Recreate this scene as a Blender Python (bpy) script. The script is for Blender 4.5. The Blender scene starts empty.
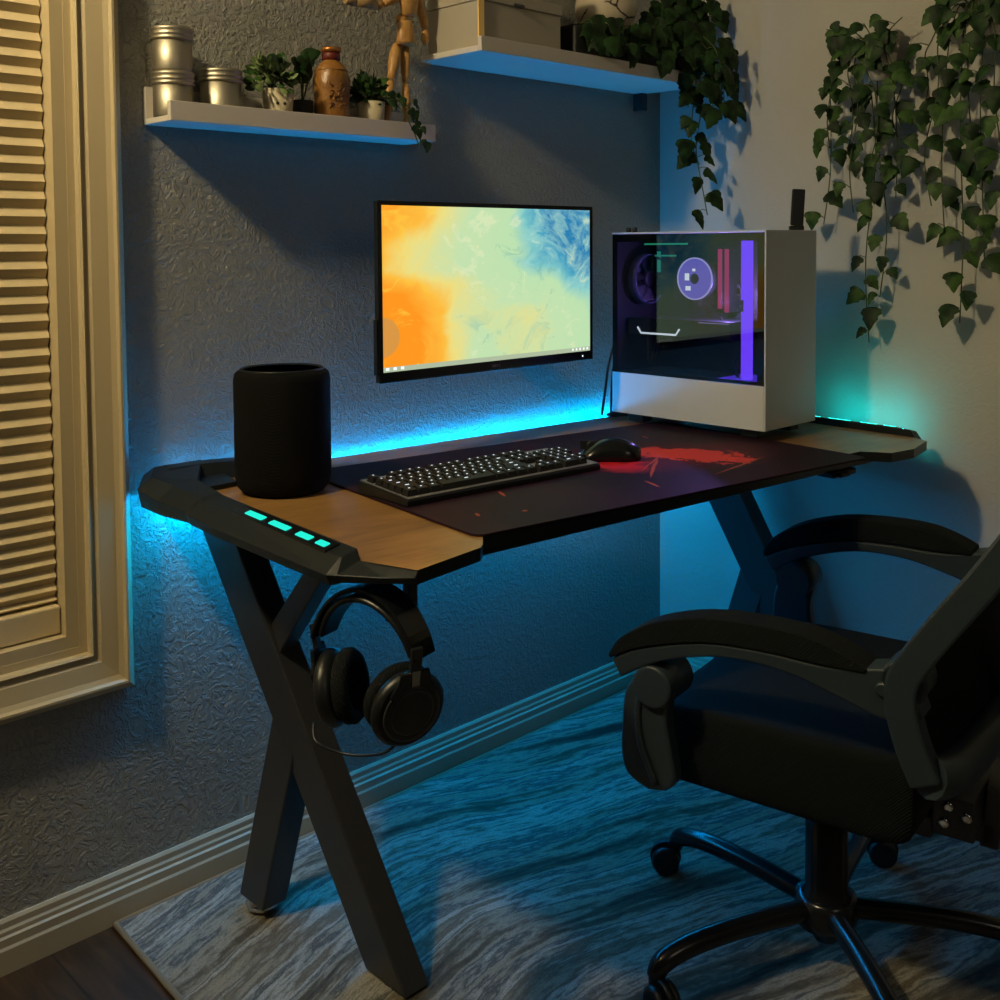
import bpy, bmesh, math, random
from math import sin, cos, pi, radians, sqrt
from mathutils import Vector, Matrix, Quaternion

random.seed(7)
SC = bpy.context.scene
COL = SC.collection

# ------------------------------------------------------------------ materials
def s2l(c):
    return tuple((x / 12.92 if x <= .04045 else ((x + .055) / 1.055) ** 2.4) for x in c)

def rgb(r, g, b):
    return s2l((r / 255, g / 255, b / 255)) + (1.0,)

class NT:
    def __init__(s, name):
        s.mat = bpy.data.materials.new(name)
        s.mat.use_nodes = True
        s.t = s.mat.node_tree
        s.t.nodes.clear()
        s.out = s.t.nodes.new('ShaderNodeOutputMaterial')
    def n(s, typ, **kw):
        nd = s.t.nodes.new(typ)
        for k, v in kw.items():
            setattr(nd, k, v)
        return nd
    def put(s, sock, v):
        if isinstance(v, bpy.types.NodeSocket):
            s.t.links.new(v, sock)
        elif v is not None:
            sock.default_value = v
    def obj(s):
        return s.n('ShaderNodeTexCoord').outputs['Object']
    def m(s, op, a, b=None, c=None, clamp=False):
        nd = s.n('ShaderNodeMath', operation=op, use_clamp=clamp)
        s.put(nd.inputs[0], a)
        if b is not None: s.put(nd.inputs[1], b)
        if c is not None: s.put(nd.inputs[2], c)
        return nd.outputs[0]
    def vm(s, op, a, b=None, scale=None):
        nd = s.n('ShaderNodeVectorMath', operation=op)
        s.put(nd.inputs[0], a)
        if b is not None: s.put(nd.inputs[1], b)
        if scale is not None: s.put(nd.inputs['Scale'], scale)
        return nd.outputs[1] if op in ('LENGTH', 'DISTANCE', 'DOT_PRODUCT') else nd.outputs[0]
    def sep(s, v):
        nd = s.n('ShaderNodeSeparateXYZ'); s.put(nd.inputs[0], v)
        return nd.outputs
    def comb(s, x, y, z=0.0):
        nd = s.n('ShaderNodeCombineXYZ')
        for i, v in enumerate((x, y, z)): s.put(nd.inputs[i], v)
        return nd.outputs[0]
    def noise(s, v, scale, detail=3, rough=.5, dist=0.0):
        nd = s.n('ShaderNodeTexNoise')
        s.put(nd.inputs['Vector'], v)
        nd.inputs['Scale'].default_value = scale
        nd.inputs['Detail'].default_value = detail
        nd.inputs['Roughness'].default_value = rough
        nd.inputs['Distortion'].default_value = dist
        return nd.outputs
    def step(s, v, lo, hi, a=0.0, b=1.0):
        nd = s.n('ShaderNodeMapRange', interpolation_type='SMOOTHSTEP')
        s.put(nd.inputs['Value'], v)
        nd.inputs['From Min'].default_value = lo
        nd.inputs['From Max'].default_value = hi
        nd.inputs['To Min'].default_value = a
        nd.inputs['To Max'].default_value = b
        return nd.outputs[0]
    def ramp(s, v, stops, interp='LINEAR'):
        nd = s.n('ShaderNodeValToRGB'); s.put(nd.inputs[0], v)
        cr = nd.color_ramp; cr.interpolation = interp
        while len(cr.elements) < len(stops): cr.elements.new(.5)
        for e, (p, c) in zip(cr.elements, stops):
            e.position = p; e.color = c
        return nd.outputs[0]
    def mix(s, f, a, b, mode='MIX'):
        nd = s.n('ShaderNodeMix', data_type='RGBA', blend_type=mode)
        s.put(nd.inputs[0], f); s.put(nd.inputs[6], a); s.put(nd.inputs[7], b)
        return nd.outputs[2]
    def bump(s, h, strength=.3, dist=.002, normal=None):
        nd = s.n('ShaderNodeBump')
        nd.inputs['Strength'].default_value = strength
        nd.inputs['Distance'].default_value = dist
        s.put(nd.inputs['Height'], h)
        if normal is not None: s.put(nd.inputs['Normal'], normal)
        return nd.outputs[0]
    def bsdf(s, base, rough=.5, metal=0.0, spec=.5, normal=None, emit=None, es=0.0, coat=0.0, sheen=0.0):
        nd = s.n('ShaderNodeBsdfPrincipled')
        s.put(nd.inputs['Base Color'], base)
        s.put(nd.inputs['Roughness'], rough)
        nd.inputs['Metallic'].default_value = metal
        nd.inputs['Specular IOR Level'].default_value = spec
        nd.inputs['Coat Weight'].default_value = coat
        nd.inputs['Sheen Weight'].default_value = sheen
        if normal is not None: s.put(nd.inputs['Normal'], normal)
        if emit is not None:
            s.put(nd.inputs['Emission Color'], emit)
            nd.inputs['Emission Strength'].default_value = es
        s.t.links.new(nd.outputs[0], s.out.inputs[0])
        return s.mat

def plain(name, col, rough=.5, metal=0.0, spec=.5, nscale=0, nstr=.2, ndist=.001, var=0.0, coat=0.0, sheen=0.0):
    k = NT(name)
    base = col; nrm = None
    o = k.obj()
    if var:
        f = k.noise(o, 14, 4)[0]
        dark = tuple(c * (1 - var) for c in col[:3]) + (1,)
        lite = tuple(min(1, c * (1 + var)) for c in col[:3]) + (1,)
        base = k.ramp(f, [(.3, dark), (.7, lite)])
    if nscale:
        nrm = k.bump(k.noise(o, nscale, 3)[0], nstr, ndist)
    return k.bsdf(base, rough, metal, spec, nrm, coat=coat, sheen=sheen)

def glow(name, col, strength):
    k = NT(name)
    e = k.n('ShaderNodeEmission')
    e.inputs[0].default_value = col
    e.inputs[1].default_value = strength
    k.t.links.new(e.outputs[0], k.out.inputs[0])
    return k.mat

M = {}
def wall_mat(name, col, sc, strength, dist):
    k = NT(name)
    o = k.obj()
    w = k.vm('ADD', o, k.vm('SCALE', k.noise(o, 18, 2)[1], scale=.05))
    a = k.noise(w, sc, 3, .55, .6)[0]
    h = k.step(a, .44, .58)
    h2 = k.noise(o, sc * 3.2, 2)[0]
    hh = k.m('ADD', h, k.m('MULTIPLY', h2, .25))
    f = k.noise(o, 3, 3)[0]
    c = k.ramp(f, [(.3, tuple(x * .94 for x in col[:3]) + (1,)), (.7, col)])
    return k.bsdf(c, .62, spec=.35, normal=k.bump(hh, strength, dist))
M['wall_back'] = wall_mat('textured grey plaster', (.32, .315, .28, 1), 95, .85, .0034)
M['wall_right'] = wall_mat('smooth beige plaster', (.48, .46, .40, 1), 70, .2, .002)
M['trim'] = plain('cream painted wood', (.50, .41, .245, 1), .38, nscale=30, nstr=.05)
M['base'] = plain('grey beige painted wood', (.44, .39, .28, 1), .35, nscale=30, nstr=.05)
M['blind'] = plain('cream shade fabric', (.60, .49, .29, 1), .8, nscale=300, nstr=.15)
M['shelf'] = plain('white laminate', (.60, .56, .50, 1), .45, nscale=50, nstr=.03)
M['shelf_cut'] = M['shelf']

def wood_mat(name, c1, c2, axis_scale, rough=.35, bands=9):
    k = NT(name)
    o = k.vm('MULTIPLY', k.obj(), axis_scale)
    w = k.noise(o, 2.2, 5, .6, 1.2)[0]
    g = k.noise(k.vm('MULTIPLY', o, (1.0, 6.0, 6.0)), 9, 4, .6)[0]
    f = k.m('ADD', k.m('MULTIPLY', w, .65), k.m('MULTIPLY', g, .4))
    c = k.ramp(f, [(.35, c1), (.5, tuple((a + b) / 2 for a, b in zip(c1, c2))), (.68, c2)])
    return k.bsdf(c, rough, spec=.4, normal=k.bump(g, .08, .001))
M['wood'] = wood_mat('light brown wood laminate', rgb(100, 70, 36), rgb(160, 122, 70), (1.2, 4, 4))
def floor_mat():
    k = NT('dark brown floor planks')
    o = k.obj()
    x, y, z = k.sep(o)[:3]
    g = k.noise(k.vm('MULTIPLY', o, (14, 2, 1)), 4, 5, .6, .5)[0]
    c = k.ramp(g, [(.3, rgb(34, 24, 14)), (.55, rgb(56, 40, 24)), (.75, rgb(78, 58, 36))])
    fr = k.m('FRACT', k.m('MULTIPLY', k.m('ADD', x, 10.0), 1 / .13))
    gap = k.m('LESS_THAN', fr, .025)
    c = k.mix(gap, c, (.008, .006, .005, 1))
    return k.bsdf(c, .38, spec=.45, normal=k.bump(k.m('SUBTRACT', g, gap), .2, .002))
M['floor'] = floor_mat()
def rug_mat():
    k = NT('wavy striped grey and tan rug')
    o = k.obj()
    x, y, z = k.sep(o)[:3]
    lx = x
    dx = k.m('SUBTRACT', x, .45)
    ly = k.m('ADD', y, k.m('MULTIPLY', k.m('SQRT', k.m('ADD', k.m('MULTIPLY', dx, dx), .03)), .36))
    wob = k.noise(k.comb(k.m('MULTIPLY', lx, .9), k.m('MULTIPLY', ly, 1.3)), 2.0, 3)[0]
    ly2 = k.m('ADD', ly, k.m('MULTIPLY', wob, .13))
    f = k.noise(k.comb(k.m('MULTIPLY', lx, .9), k.m('MULTIPLY', ly2, 7.5)), 1.0, 2, .5)[0]
    fm = k.noise(k.comb(k.m('MULTIPLY', lx, 2.6), k.m('MULTIPLY', ly2, 26.0)), 1.0, 3, .6)[0]
    fine = k.noise(k.comb(k.m('MULTIPLY', lx, 30), k.m('MULTIPLY', ly2, 90.0)), 1.0, 4, .7)[0]
    f2 = k.m('ADD', k.m('ADD', f, k.m('MULTIPLY', k.m('SUBTRACT', fm, .5), .62)), k.m('MULTIPLY', k.m('SUBTRACT', fine, .5), .22))
    c = k.ramp(f2, [(.28, rgb(46, 45, 41)), (.38, rgb(90, 84, 71)), (.45, rgb(142, 136, 120)),
                    (.50, rgb(76, 79, 77)), (.57, rgb(158, 155, 143)), (.64, rgb(96, 89, 75)), (.72, rgb(138, 130, 112))])
    sp = k.noise(o, 420, 2)[0]
    c = k.mix(k.step(sp, .35, .7, 0, .35), c, rgb(60, 54, 46))
    return k.bsdf(c, .95, spec=.1, normal=k.bump(k.m('ADD', sp, fine), .5, .003))
M['rug'] = rug_mat()
M['rug_edge'] = plain('tan rug binding', rgb(120, 108, 86), .9, nscale=400)

M['black'] = plain('black plastic', (.008, .0105, .012, 1), .38, nscale=900, nstr=.12, ndist=.0004)
M['black_gloss'] = plain('glossy black plastic', (.007, .009, .011, 1), .20, spec=.35)
M['bracket'] = plain('dark grey moulded plastic', (.0085, .0125, .0145, 1), .45, spec=.35, nscale=700, nstr=.12, ndist=.0004)
M['metal_black'] = plain('black powder coated steel', (.030, .031, .034, 1), .40, nscale=900, nstr=.15, ndist=.0004)
M['chrome'] = plain('chrome', (.75, .75, .76, 1), .12, 1.0)
M['steel'] = plain('brushed steel tin', (.44, .40, .31, 1), .46, .95, nscale=120, nstr=.05)
M['chair_frame'] = plain('dark grey chair plastic', (.021, .034, .043, 1), .42, nscale=900, nstr=.15, ndist=.0004)
M['chair_gloss'] = plain('black enamelled steel', (.008, .009, .010, 1), .22)
def weave(name, col, sc):
    k = NT(name)
    o = k.obj()
    a = k.n('ShaderNodeTexWave'); a.inputs['Scale'].default_value = sc; k.put(a.inputs[0], o); a.bands_direction = 'DIAGONAL'
    b = k.noise(o, sc * 1.6, 2)[0]
    h = k.m('ADD', a.outputs[1], b)
    c = k.mix(k.step(h, .5, 1.4), tuple(x * .5 for x in col[:3]) + (1,), col)
    return k.bsdf(c, .92, spec=.2, normal=k.bump(h, .5, .0015), sheen=.0)
M['fabric'] = weave('black woven fabric', (.007, .010, .011, 1), 130)
M['fabric_mesh'] = weave('black mesh fabric', (.004, .005, .006, 1), 200)
M['speaker'] = weave('black speaker cloth', (.0028, .0032, .0034, 1), 260)
M['pc_white'] = plain('white painted steel', (.57, .58, .61, 1), .42, nscale=600, nstr=.04, ndist=.0003)
M['pc_dark'] = plain('black case interior', (.012, .013, .014, 1), .45)
M['board'] = plain('dark circuit board', (.015, .02, .018, 1), .4, var=.4, nscale=60, nstr=.5, ndist=.003)
def glass_mat(name, tint):
    k = NT(name)
    tr = k.n('ShaderNodeBsdfTransparent'); tr.inputs[0].default_value = tint
    gl = k.n('ShaderNodeBsdfGlossy'); gl.inputs['Roughness'].default_value = .02
    fr = k.n('ShaderNodeFresnel'); fr.inputs[0].default_value = 1.46
    mx = k.n('ShaderNodeMixShader')
    k.t.links.new(fr.outputs[0], mx.inputs[0]); k.t.links.new(tr.outputs[0], mx.inputs[1]); k.t.links.new(gl.outputs[0], mx.inputs[2])
    k.t.links.new(mx.outputs[0], k.out.inputs[0])
    return k.mat
M['glass'] = glass_mat('smoked tempered glass', (.62, .64, .66, 1))
M['window_glass'] = glass_mat('clear window glass', (.9, .92, .92, 1))
M['terracotta'] = plain('brown glazed stoneware', rgb(140, 96, 42), .36, var=.35, nscale=45, nstr=.6, ndist=.004)
M['gold'] = plain('brass', rgb(255, 214, 130), .5, .1)
M['copper_cap'] = plain('copper coloured cap', rgb(176, 120, 60), .35, .7)
M['label_red'] = plain('dark red paper band', rgb(96, 28, 16), .5)
M['pot'] = plain('cream ceramic', (.55, .48, .33, 1), .35)
M['pot_white'] = plain('off white ceramic', (.52, .48, .38, 1), .4)
M['pot_dark'] = plain('black planter plastic', (.008, .008, .007, 1), .6)
M['soil'] = plain('dark soil', (.01, .008, .006, 1), .95, nscale=80, nstr=.8, ndist=.01)
M['mannequin'] = wood_mat('honey coloured beech', rgb(158, 112, 58), rgb(204, 158, 94), (4, 4, 1.2), .42)
M['rod'] = wood_mat('pale beech', rgb(140, 112, 72), rgb(178, 148, 104), (1.2, 4, 4), .5)
M['box'] = plain('cream storage box board', (.40, .36, .28, 1), .6, nscale=120, nstr=.1)
def ball_mat():
    k = NT('cream ceramic with dark cracks')
    o = k.obj()
    w = k.vm('ADD', o, k.vm('SCALE', k.noise(o, 20, 3)[1], scale=.03))
    v = k.n('ShaderNodeTexVoronoi', feature='DISTANCE_TO_EDGE'); v.inputs['Scale'].default_value = 11; k.put(v.inputs['Vector'], w)
    cr = k.step(v.outputs[0], .01, .03)
    msk = k.step(k.noise(o, 9, 2)[0], .56, .50)
    c = k.mix(k.m('MAXIMUM', cr, msk), (.02, .015, .012, 1), (.55, .47, .34, 1))
    return k.bsdf(c, .5)
M['ball'] = ball_mat()
def leaf_mat(name, c1, c2):
    k = NT(name)
    o = k.obj()
    f = k.noise(o, 34, 2)[0]
    c = k.ramp(f, [(.38, c1), (.62, c2)])
    k.bsdf(c, .55, spec=.22, normal=k.bump(k.noise(o, 90, 2)[0], .2, .002))
    return k.mat
M['ivy'] = leaf_mat('green ivy leaf', rgb(22, 44, 20), rgb(62, 92, 42))
M['ivy_dark'] = leaf_mat('dark ivy leaf', rgb(16, 34, 14), rgb(38, 66, 28))
M['sage'] = leaf_mat('grey green leaf', rgb(60, 84, 48), rgb(118, 136, 88))
M['stem'] = plain('green stem', rgb(64, 76, 36), .6)

BLUE = (.0, .20, 1.0, 1)
M['led'] = glow('blue led strip', (.0, .365, 1.0, 1), 95)
M['teal'] = glow('teal light segment', (.02, .86, .66, 1), 1.05)
M['teal_far'] = glow('bright teal light segment', (.03, .95, .76, 1), 3.5)
M['teal_strong'] = glow('added teal glow', (.0, .80, .86, 1), 25)
M['purple'] = glow('violet led strip', (.17, .05, 1.0, 1), 2.2)
M['violet_disc'] = glow('violet pump face', (.26, .20, .95, 1), .95)
M['white_led'] = glow('white led', (.85, .92, 1, 1), 1.6)
M['pink'] = glow('pink memory light', (.85, .05, .30, 1), .75)
M['green_led'] = glow('green led bar', (.05, .65, .35, 1), .7)
M['key_led'] = glow('white key legend', (.80, .92, 1, 1), 1.1)

# ------------------------------------------------------------------ mesh helpers
def tag(o, label=None, cat=None, group=None, kind=None):
    if label: o['label'] = label
    if cat: o['category'] = cat
    if group: o['group'] = group
    if kind: o['kind'] = kind
    return o

def thing(name, loc, rotz, label, cat, group=None, kind=None):
    o = bpy.data.objects.new(name, None)
    o.empty_display_size = .05
    COL.objects.link(o)
    o.location = loc
    o.rotation_euler = (0, 0, rotz)
    return tag(o, label, cat, group, kind)

class G:
    """collects geometry for one mesh object"""
    def __init__(s):
        s.v = []; s.f = []; s.mi = []; s.sm = []
    def add(s, vs, fs, mi=0, smooth=False):
        b = len(s.v)
        s.v += [tuple(v) for v in vs]
        for f in fs:
            s.f.append([b + i for i in f]); s.mi.append(mi); s.sm.append(smooth)
        return s
    def box(s, x0, x1, y0, y1, z0, z1, mi=0, mat=None):
        vs = [(x, y, z) for z in (z0, z1) for y in (y0, y1) for x in (x0, x1)]
        if mat: vs = [tuple(mat @ Vector(v)) for v in vs]
        return s.add(vs, [(0, 2, 3, 1), (4, 5, 7, 6), (0, 1, 5, 4), (2, 6, 7, 3), (0, 4, 6, 2), (1, 3, 7, 5)], mi)
    def hexa(s, a, b, mi=0):
        """two quads (4 points each) joined into a solid"""
        return s.add(list(a) + list(b), [(3, 2, 1, 0), (4, 5, 6, 7), (0, 1, 5, 4), (1, 2, 6, 5), (2, 3, 7, 6), (3, 0, 4, 7)], mi)
    def prism(s, poly, fn, a, b, mi=0, smooth=False):
        """poly: 2-D outline; fn(p, q, t) -> 3-D; extruded t from a to b"""
        n = len(poly)
        vs = [fn(p, q, a) for p, q in poly] + [fn(p, q, b) for p, q in poly]
        s.add(vs, [list(range(n))[::-1], list(range(n, 2 * n))], mi, False)
        return s.add(vs, [(i, (i + 1) % n, n + (i + 1) % n, n + i) for i in range(n)], mi, smooth)
    def lathe(s, prof, c=(0, 0, 0), n=32, mi=0, mat=None, smooth=True, closed=False):
        vs = []; fs = []
        for r, z in prof:
            for i in range(n):
                a = 2 * pi * i / n
                v = Vector((r * cos(a), r * sin(a), z))
                if mat: v = mat @ v
                vs.append((v.x + c[0], v.y + c[1], v.z + c[2]))
        m = len(prof)
        for j in range(m - 1):
            for i in range(n):
                k = (i + 1) % n
                fs.append((j * n + i, j * n + k, (j + 1) * n + k, (j + 1) * n + i))
        s.add(vs, fs, mi, smooth)
        if prof[0][0] > 1e-6: s.add(vs[:n], [list(range(n))[::-1]], mi, False)
        if prof[-1][0] > 1e-6: s.add(vs[-n:], [list(range(n))], mi, False)
        return s
    def tube(s, pts, rad, n=12, mi=0, flat=1.0, up=None, caps=True):
        pts = [Vector(p) for p in pts]
        if not isinstance(rad, (list, tuple)): rad = [rad] * len(pts)
        vs = []; fs = []
        pu = Vector(up) if up else None
        for i, p in enumerate(pts):
            d = (pts[min(i + 1, len(pts) - 1)] - pts[max(i - 1, 0)]).normalized()
            if pu is None:
                pu = Vector((0, 0, 1)) if abs(d.z) < .9 else Vector((1, 0, 0))
            sd = d.cross(pu)
            if sd.length < 1e-5: sd = d.orthogonal()
            sd.normalize()
            u2 = sd.cross(d).normalized()
            if not up: pu = u2
            for k in range(n):
                a = 2 * pi * k / n
                vs.append(tuple(p + sd * (rad[i] * cos(a)) + u2 * (rad[i] * flat * sin(a))))
        for i in range(len(pts) - 1):
            for k in range(n):
                q = (k + 1) % n
                fs.append((i * n + k, i * n + q, (i + 1) * n + q, (i + 1) * n + k))
        s.add(vs, fs, mi, True)
        if caps:
            s.add(vs[:n], [list(range(n))[::-1]], mi, False); s.add(vs[-n:], [list(range(n))], mi, False)
        return s
    def ball(s, c, r, mi=0, n=16, sq=(1, 1, 1)):
        prof = [(sin(pi * j / n) * r, -cos(pi * j / n) * r) for j in range(n + 1)]
        prof[0] = (1e-7, -r); prof[-1] = (1e-7, r)
        m = Matrix.Diagonal((sq[0], sq[1], sq[2]))
        return s.lathe(prof, c, 2 * n, mi, m)
    def build(s, name, mats, parent=None, bevel=0, seg=2, sub=0, loc=None, rotz=None):
        me = bpy.data.meshes.new(name)
        me.from_pydata(s.v, [], s.f)
        if not isinstance(mats, (list, tuple)): mats = [mats]
        for m in mats: me.materials.append(m)
        me.polygons.foreach_set('material_index', s.mi)
        me.polygons.foreach_set('use_smooth', s.sm)
        bm = bmesh.new(); bm.from_mesh(me)
        bmesh.ops.remove_doubles(bm, verts=bm.verts, dist=1e-6)
        bmesh.ops.recalc_face_normals(bm, faces=bm.faces)
        bm.to_mesh(me); bm.free()
        o = bpy.data.objects.new(name, me)
        COL.objects.link(o)
        if parent: o.parent = parent
        if loc is not None: o.location = loc
        if rotz is not None: o.rotation_euler = (0, 0, rotz)
        if bevel:
            b = o.modifiers.new('bevel', 'BEVEL'); b.width = bevel; b.segments = seg; b.limit_method = 'ANGLE'; b.angle_limit = radians(35)
            b.harden_normals = False
        if sub:
            d = o.modifiers.new('sub', 'SUBSURF'); d.levels = sub; d.render_levels = sub
            for p in me.polygons: p.use_smooth = True
        return o

def smooth_path(pts, k=6, closed=False):
    P = [Vector(p) for p in pts]
    out = []
    n = len(P)
    rng = range(n) if closed else range(n - 1)
    for i in rng:
        if closed:
            p0, p1, p2, p3 = P[i - 1], P[i], P[(i + 1) % n], P[(i + 2) % n]
        else:
            p0, p1, p2, p3 = P[max(i - 1, 0)], P[i], P[i + 1], P[min(i + 2, n - 1)]
        for j in range(k):
            t = j / k
            out.append(.5 * ((2 * p1) + (p2 - p0) * t + (2 * p0 - 5 * p1 + 4 * p2 - p3) * t * t + (3 * p1 - p0 - 3 * p2 + p3) * t ** 3))
    if not closed: out.append(P[-1])
    return out

def bez2(pts, k=5):
    return [(p[0], p[1]) for p in smooth_path([(a, b, 0) for a, b in pts], k)]

def rrect(x0, x1, y0, y1, r, k=6):
    out = []
    for cx, cy, a0 in ((x1 - r, y1 - r, 0), (x0 + r, y1 - r, 90), (x0 + r, y0 + r, 180), (x1 - r, y0 + r, 270)):
        for i in range(k + 1):
            a = radians(a0 + 90 * i / k)
            out.append((cx + r * cos(a), cy + r * sin(a)))
    return out

XY = lambda p, q, t: (p, q, t)
YZ = lambda p, q, t: (t, p, q)
XZ = lambda p, q, t: (p, t, q)

# ------------------------------------------------------------------ room
HC = 2.45
X0 = -3.2
Y0 = -2.6
wx0, wx1, wz0, wz1 = -2.42, -1.612, .505, 2.12        # opening of the window
g = G()
for a, b, c, d in ((X0, wx0, 0, HC), (wx1, .12, 0, HC), (wx0, wx1, 0, wz0), (wx0, wx1, wz1, HC)):
    g.box(a, b, 0, .12, c, d)
tag(g.build('wall_back', M['wall_back']), kind='structure')
tag(G().box(0, .12, Y0, 0, 0, HC).build('wall_right', M['wall_right']), kind='structure')
tag(G().box(X0, .12, Y0, .12, -.06, 0).build('floor', M['floor']), kind='structure')
tag(G().box(X0, .12, Y0, .12, HC, HC + .08).build('ceiling', M['wall_right']), kind='structure')

def baseboard(name, along, a, b):
    prof = [(0, 0), (.0145, 0), (.0145, .040), (.012, .0445), (.012, .058), (.0085, .061), (.0085, .068), (.006, .072), (.006, .082), (.003, .087), (0, .087)]
    g = G()
    if along == 'x': g.prism(prof, lambda p, q, t: (t, -p, q), a, b)
    else: g.prism(prof, lambda p, q, t: (-p, t, q), a, b)
    return tag(g.build(name, M['base']), kind='structure')
baseboard('baseboard_back', 'x', X0, 0)
baseboard('baseboard_right', 'y', Y0, -.0147)

# window: casing with mouldings, jamb, sash and pane
win = thing('window_1', (0, 0, 0), 0, 'window with cream moulded casing in the grey plaster wall', 'window', kind='structure')
def ring(g, prof, x0, x1, z0, z1):
    """moulding: prof = (outset from the opening, height off the wall); mitred round a rectangle"""
    rows = []
    for o, h in prof:
        rows.append([(x0 - o, -h, z0 - o), (x1 + o, -h, z0 - o), (x1 + o, -h, z1 + o), (x0 - o, -h, z1 + o)])
    vs = [v for r in rows for v in r]
    fs = []
    for j in range(len(rows) - 1):
        for i in range(4):
            k = (i + 1) % 4
            fs.append((j * 4 + i, j * 4 + k, (j + 1) * 4 + k, (j + 1) * 4 + i))
    g.add(vs, fs)
g = G()
ring(g, [(0, -.05), (0, .004), (.013, .004), (.0135, .016), (.017, .019), (.020, .016), (.0205, .0135), (.026, .0135), (.032, .018), (.060, .022), (.068, .026), (.072, .031), (.076, .031), (.080, .026), (.088, .020), (.090, 0)], wx0, wx1, wz0, wz1)
g.build('casing', M['trim'], win)
g = G()
ring(g, [(-.022, -.115), (-.022, .003), (0, .003), (0, -.002)], wx0, wx1, wz0, wz1)
ring(g, [(-.022, -.115), (0, -.115)], wx0, wx1, wz0, wz1)
g.build('jamb', M['trim'], win)
g = G()
ring(g, [(-.022, -.085), (-.06, -.085), (-.06, -.105), (-.022, -.105)], wx0, wx1, wz0, wz1)
g.box(wx0 + .02, wx1 - .02, .085, .105, 1.29, 1.33)
g.build('sash', M['trim'], win)
G().box(wx0 + .05, wx1 - .05, .094, .097, wz0 + .05, wz1 - .05).build('pane', M['window_glass'], win)

# pleated shade
sh = thing('pleated_shade', (-2.02, .03, wz0 + .022), 0, 'cream pleated shade pulled down inside the window casing', 'window shade')
sx0, sx1 = wx0 + .024 + 2.02, wx1 - .0245 + 2.02
z = .052; pl = []
k = 0
while z < wz1 - wz0 - .09:
    st = .0110 + min(1, max(0, (z - .06) / .25)) * .0035 if z > .06 else .006
    pl.append((-.0045 if k % 2 else .0045, z)); z += st; k += 1
g = G()
n = len(pl)
vs = [(sx0, y, z) for y, z in pl] + [(sx1, y, z) for y, z in pl]
g.add(vs, [(i, i + 1, n + i + 1, n + i) for i in range(n - 1)])
vs2 = [(x, y + .016, z) for x, y, z in vs]
g.add(vs2, [(n + i, n + i + 1, i + 1, i) for i in range(n - 1)])
g.build('pleats', M['blind'], sh)
G().box(sx0 - .001, sx1 + .001, -.016, .026, .002, .05).build('bottom_rail', M['blind'], sh, bevel=.003)
G().box(sx0, sx1, -.018, .03, z, z + .045).build('head_rail', M['blind'], sh, bevel=.003)

# rug
ru = thing('area_rug', (-1.57, -.022, 0), radians(0), 'grey and tan wavy striped rug lying under the desk and chair', 'rug')
RC = [(0, 0), (1.545, 0), (1.545, -2.1), (-.10, -2.1)]
cen = (.75, -1.0)
G().prism(RC, XY, .002, .009).build('pile', M['rug'], ru, bevel=.003)
g = G()
bp = [Vector((x, y, .006)) for x, y in RC]
for i in range(4):
    g.tube([bp[i], bp[(i + 1) % 4]], .0055, 8)
g.build('binding', M['rug_edge'], ru)

# ------------------------------------------------------------------ desk (local: x along the back edge, y = -depth)
DA = radians(-4.5)
DO = Vector((-1.43, -.015, 0))
desk = thing('gaming_desk', DO, DA, 'long wood topped desk with black light up brackets and slanted steel legs', 'desk')
DM = Matrix.Translation(DO) @ Matrix.Rotation(DA, 4, 'Z')
DI = DM.inverted()
def wl(x, y, z): return tuple(DI @ Vector((x, y, z)))
def d2w(u, w, z=0): return DM @ Vector((u, -w, z))
ZT = .765
top = [(.0, .012), (1.362, .012), (1.366, .30), (1.364, .650), (1.345, .690), (1.245, .718), (1.172, .712), (1.140, .662), (.172, .662), (.148, .692), (.135, .703), (.008, .732), (-.024, .65), (-.022, .30), (-.016, .10)]
g = G()
pts = [(u, -w) for u, w in top]
g.prism(pts, XY, ZT - .019, ZT - .0005, 1)
ins = []
c0 = Vector((.68, -.36))
for u, w in pts:
    v = Vector((u, w)); ins.append((u, w))
g.add([(u, w, ZT) for u, w in ins], [list(range(len(ins)))], 0)
g.add([(u, w, ZT) for u, w in ins] + [(u, w, ZT - .0005) for u, w in ins], [(i, (i + 1) % len(ins), len(ins) + (i + 1) % len(ins), len(ins) + i) for i in range(len(ins))], 1)
g.build('desktop', [M['wood'], M['black']], desk)

# front and rear beams under the top
g = G()
g.box(.10, 1.27, -.648, -.600, ZT - .033, ZT - .0195)
g.build('front_beam', M['black'], desk, bevel=.002)
g = G(); g.box(.10, 1.27, -.10, -.06, ZT - .052, ZT - .0195)
g.build('rear_beam', M['black'], desk, bevel=.002)
g = G(); g.box(-.055, 1.30, -.0555, -.0505, ZT - .040, ZT - .026)
M['blue_added'] = glow('soft blue added strip', (.0, .40, 1.0, 1), 78)
g.build('added_under_strip', M['blue_added'], desk)  # hidden extra strip added for more blue on wall and rug under the desk
g = G(); g.box(1.06, 1.14, -.655, -.605, ZT - .046, ZT - .0335); g.box(1.065, 1.10, -.668, -.655, ZT - .043, ZT - .034)
g.build('control_box', M['bracket'], desk, bevel=.004)

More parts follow.
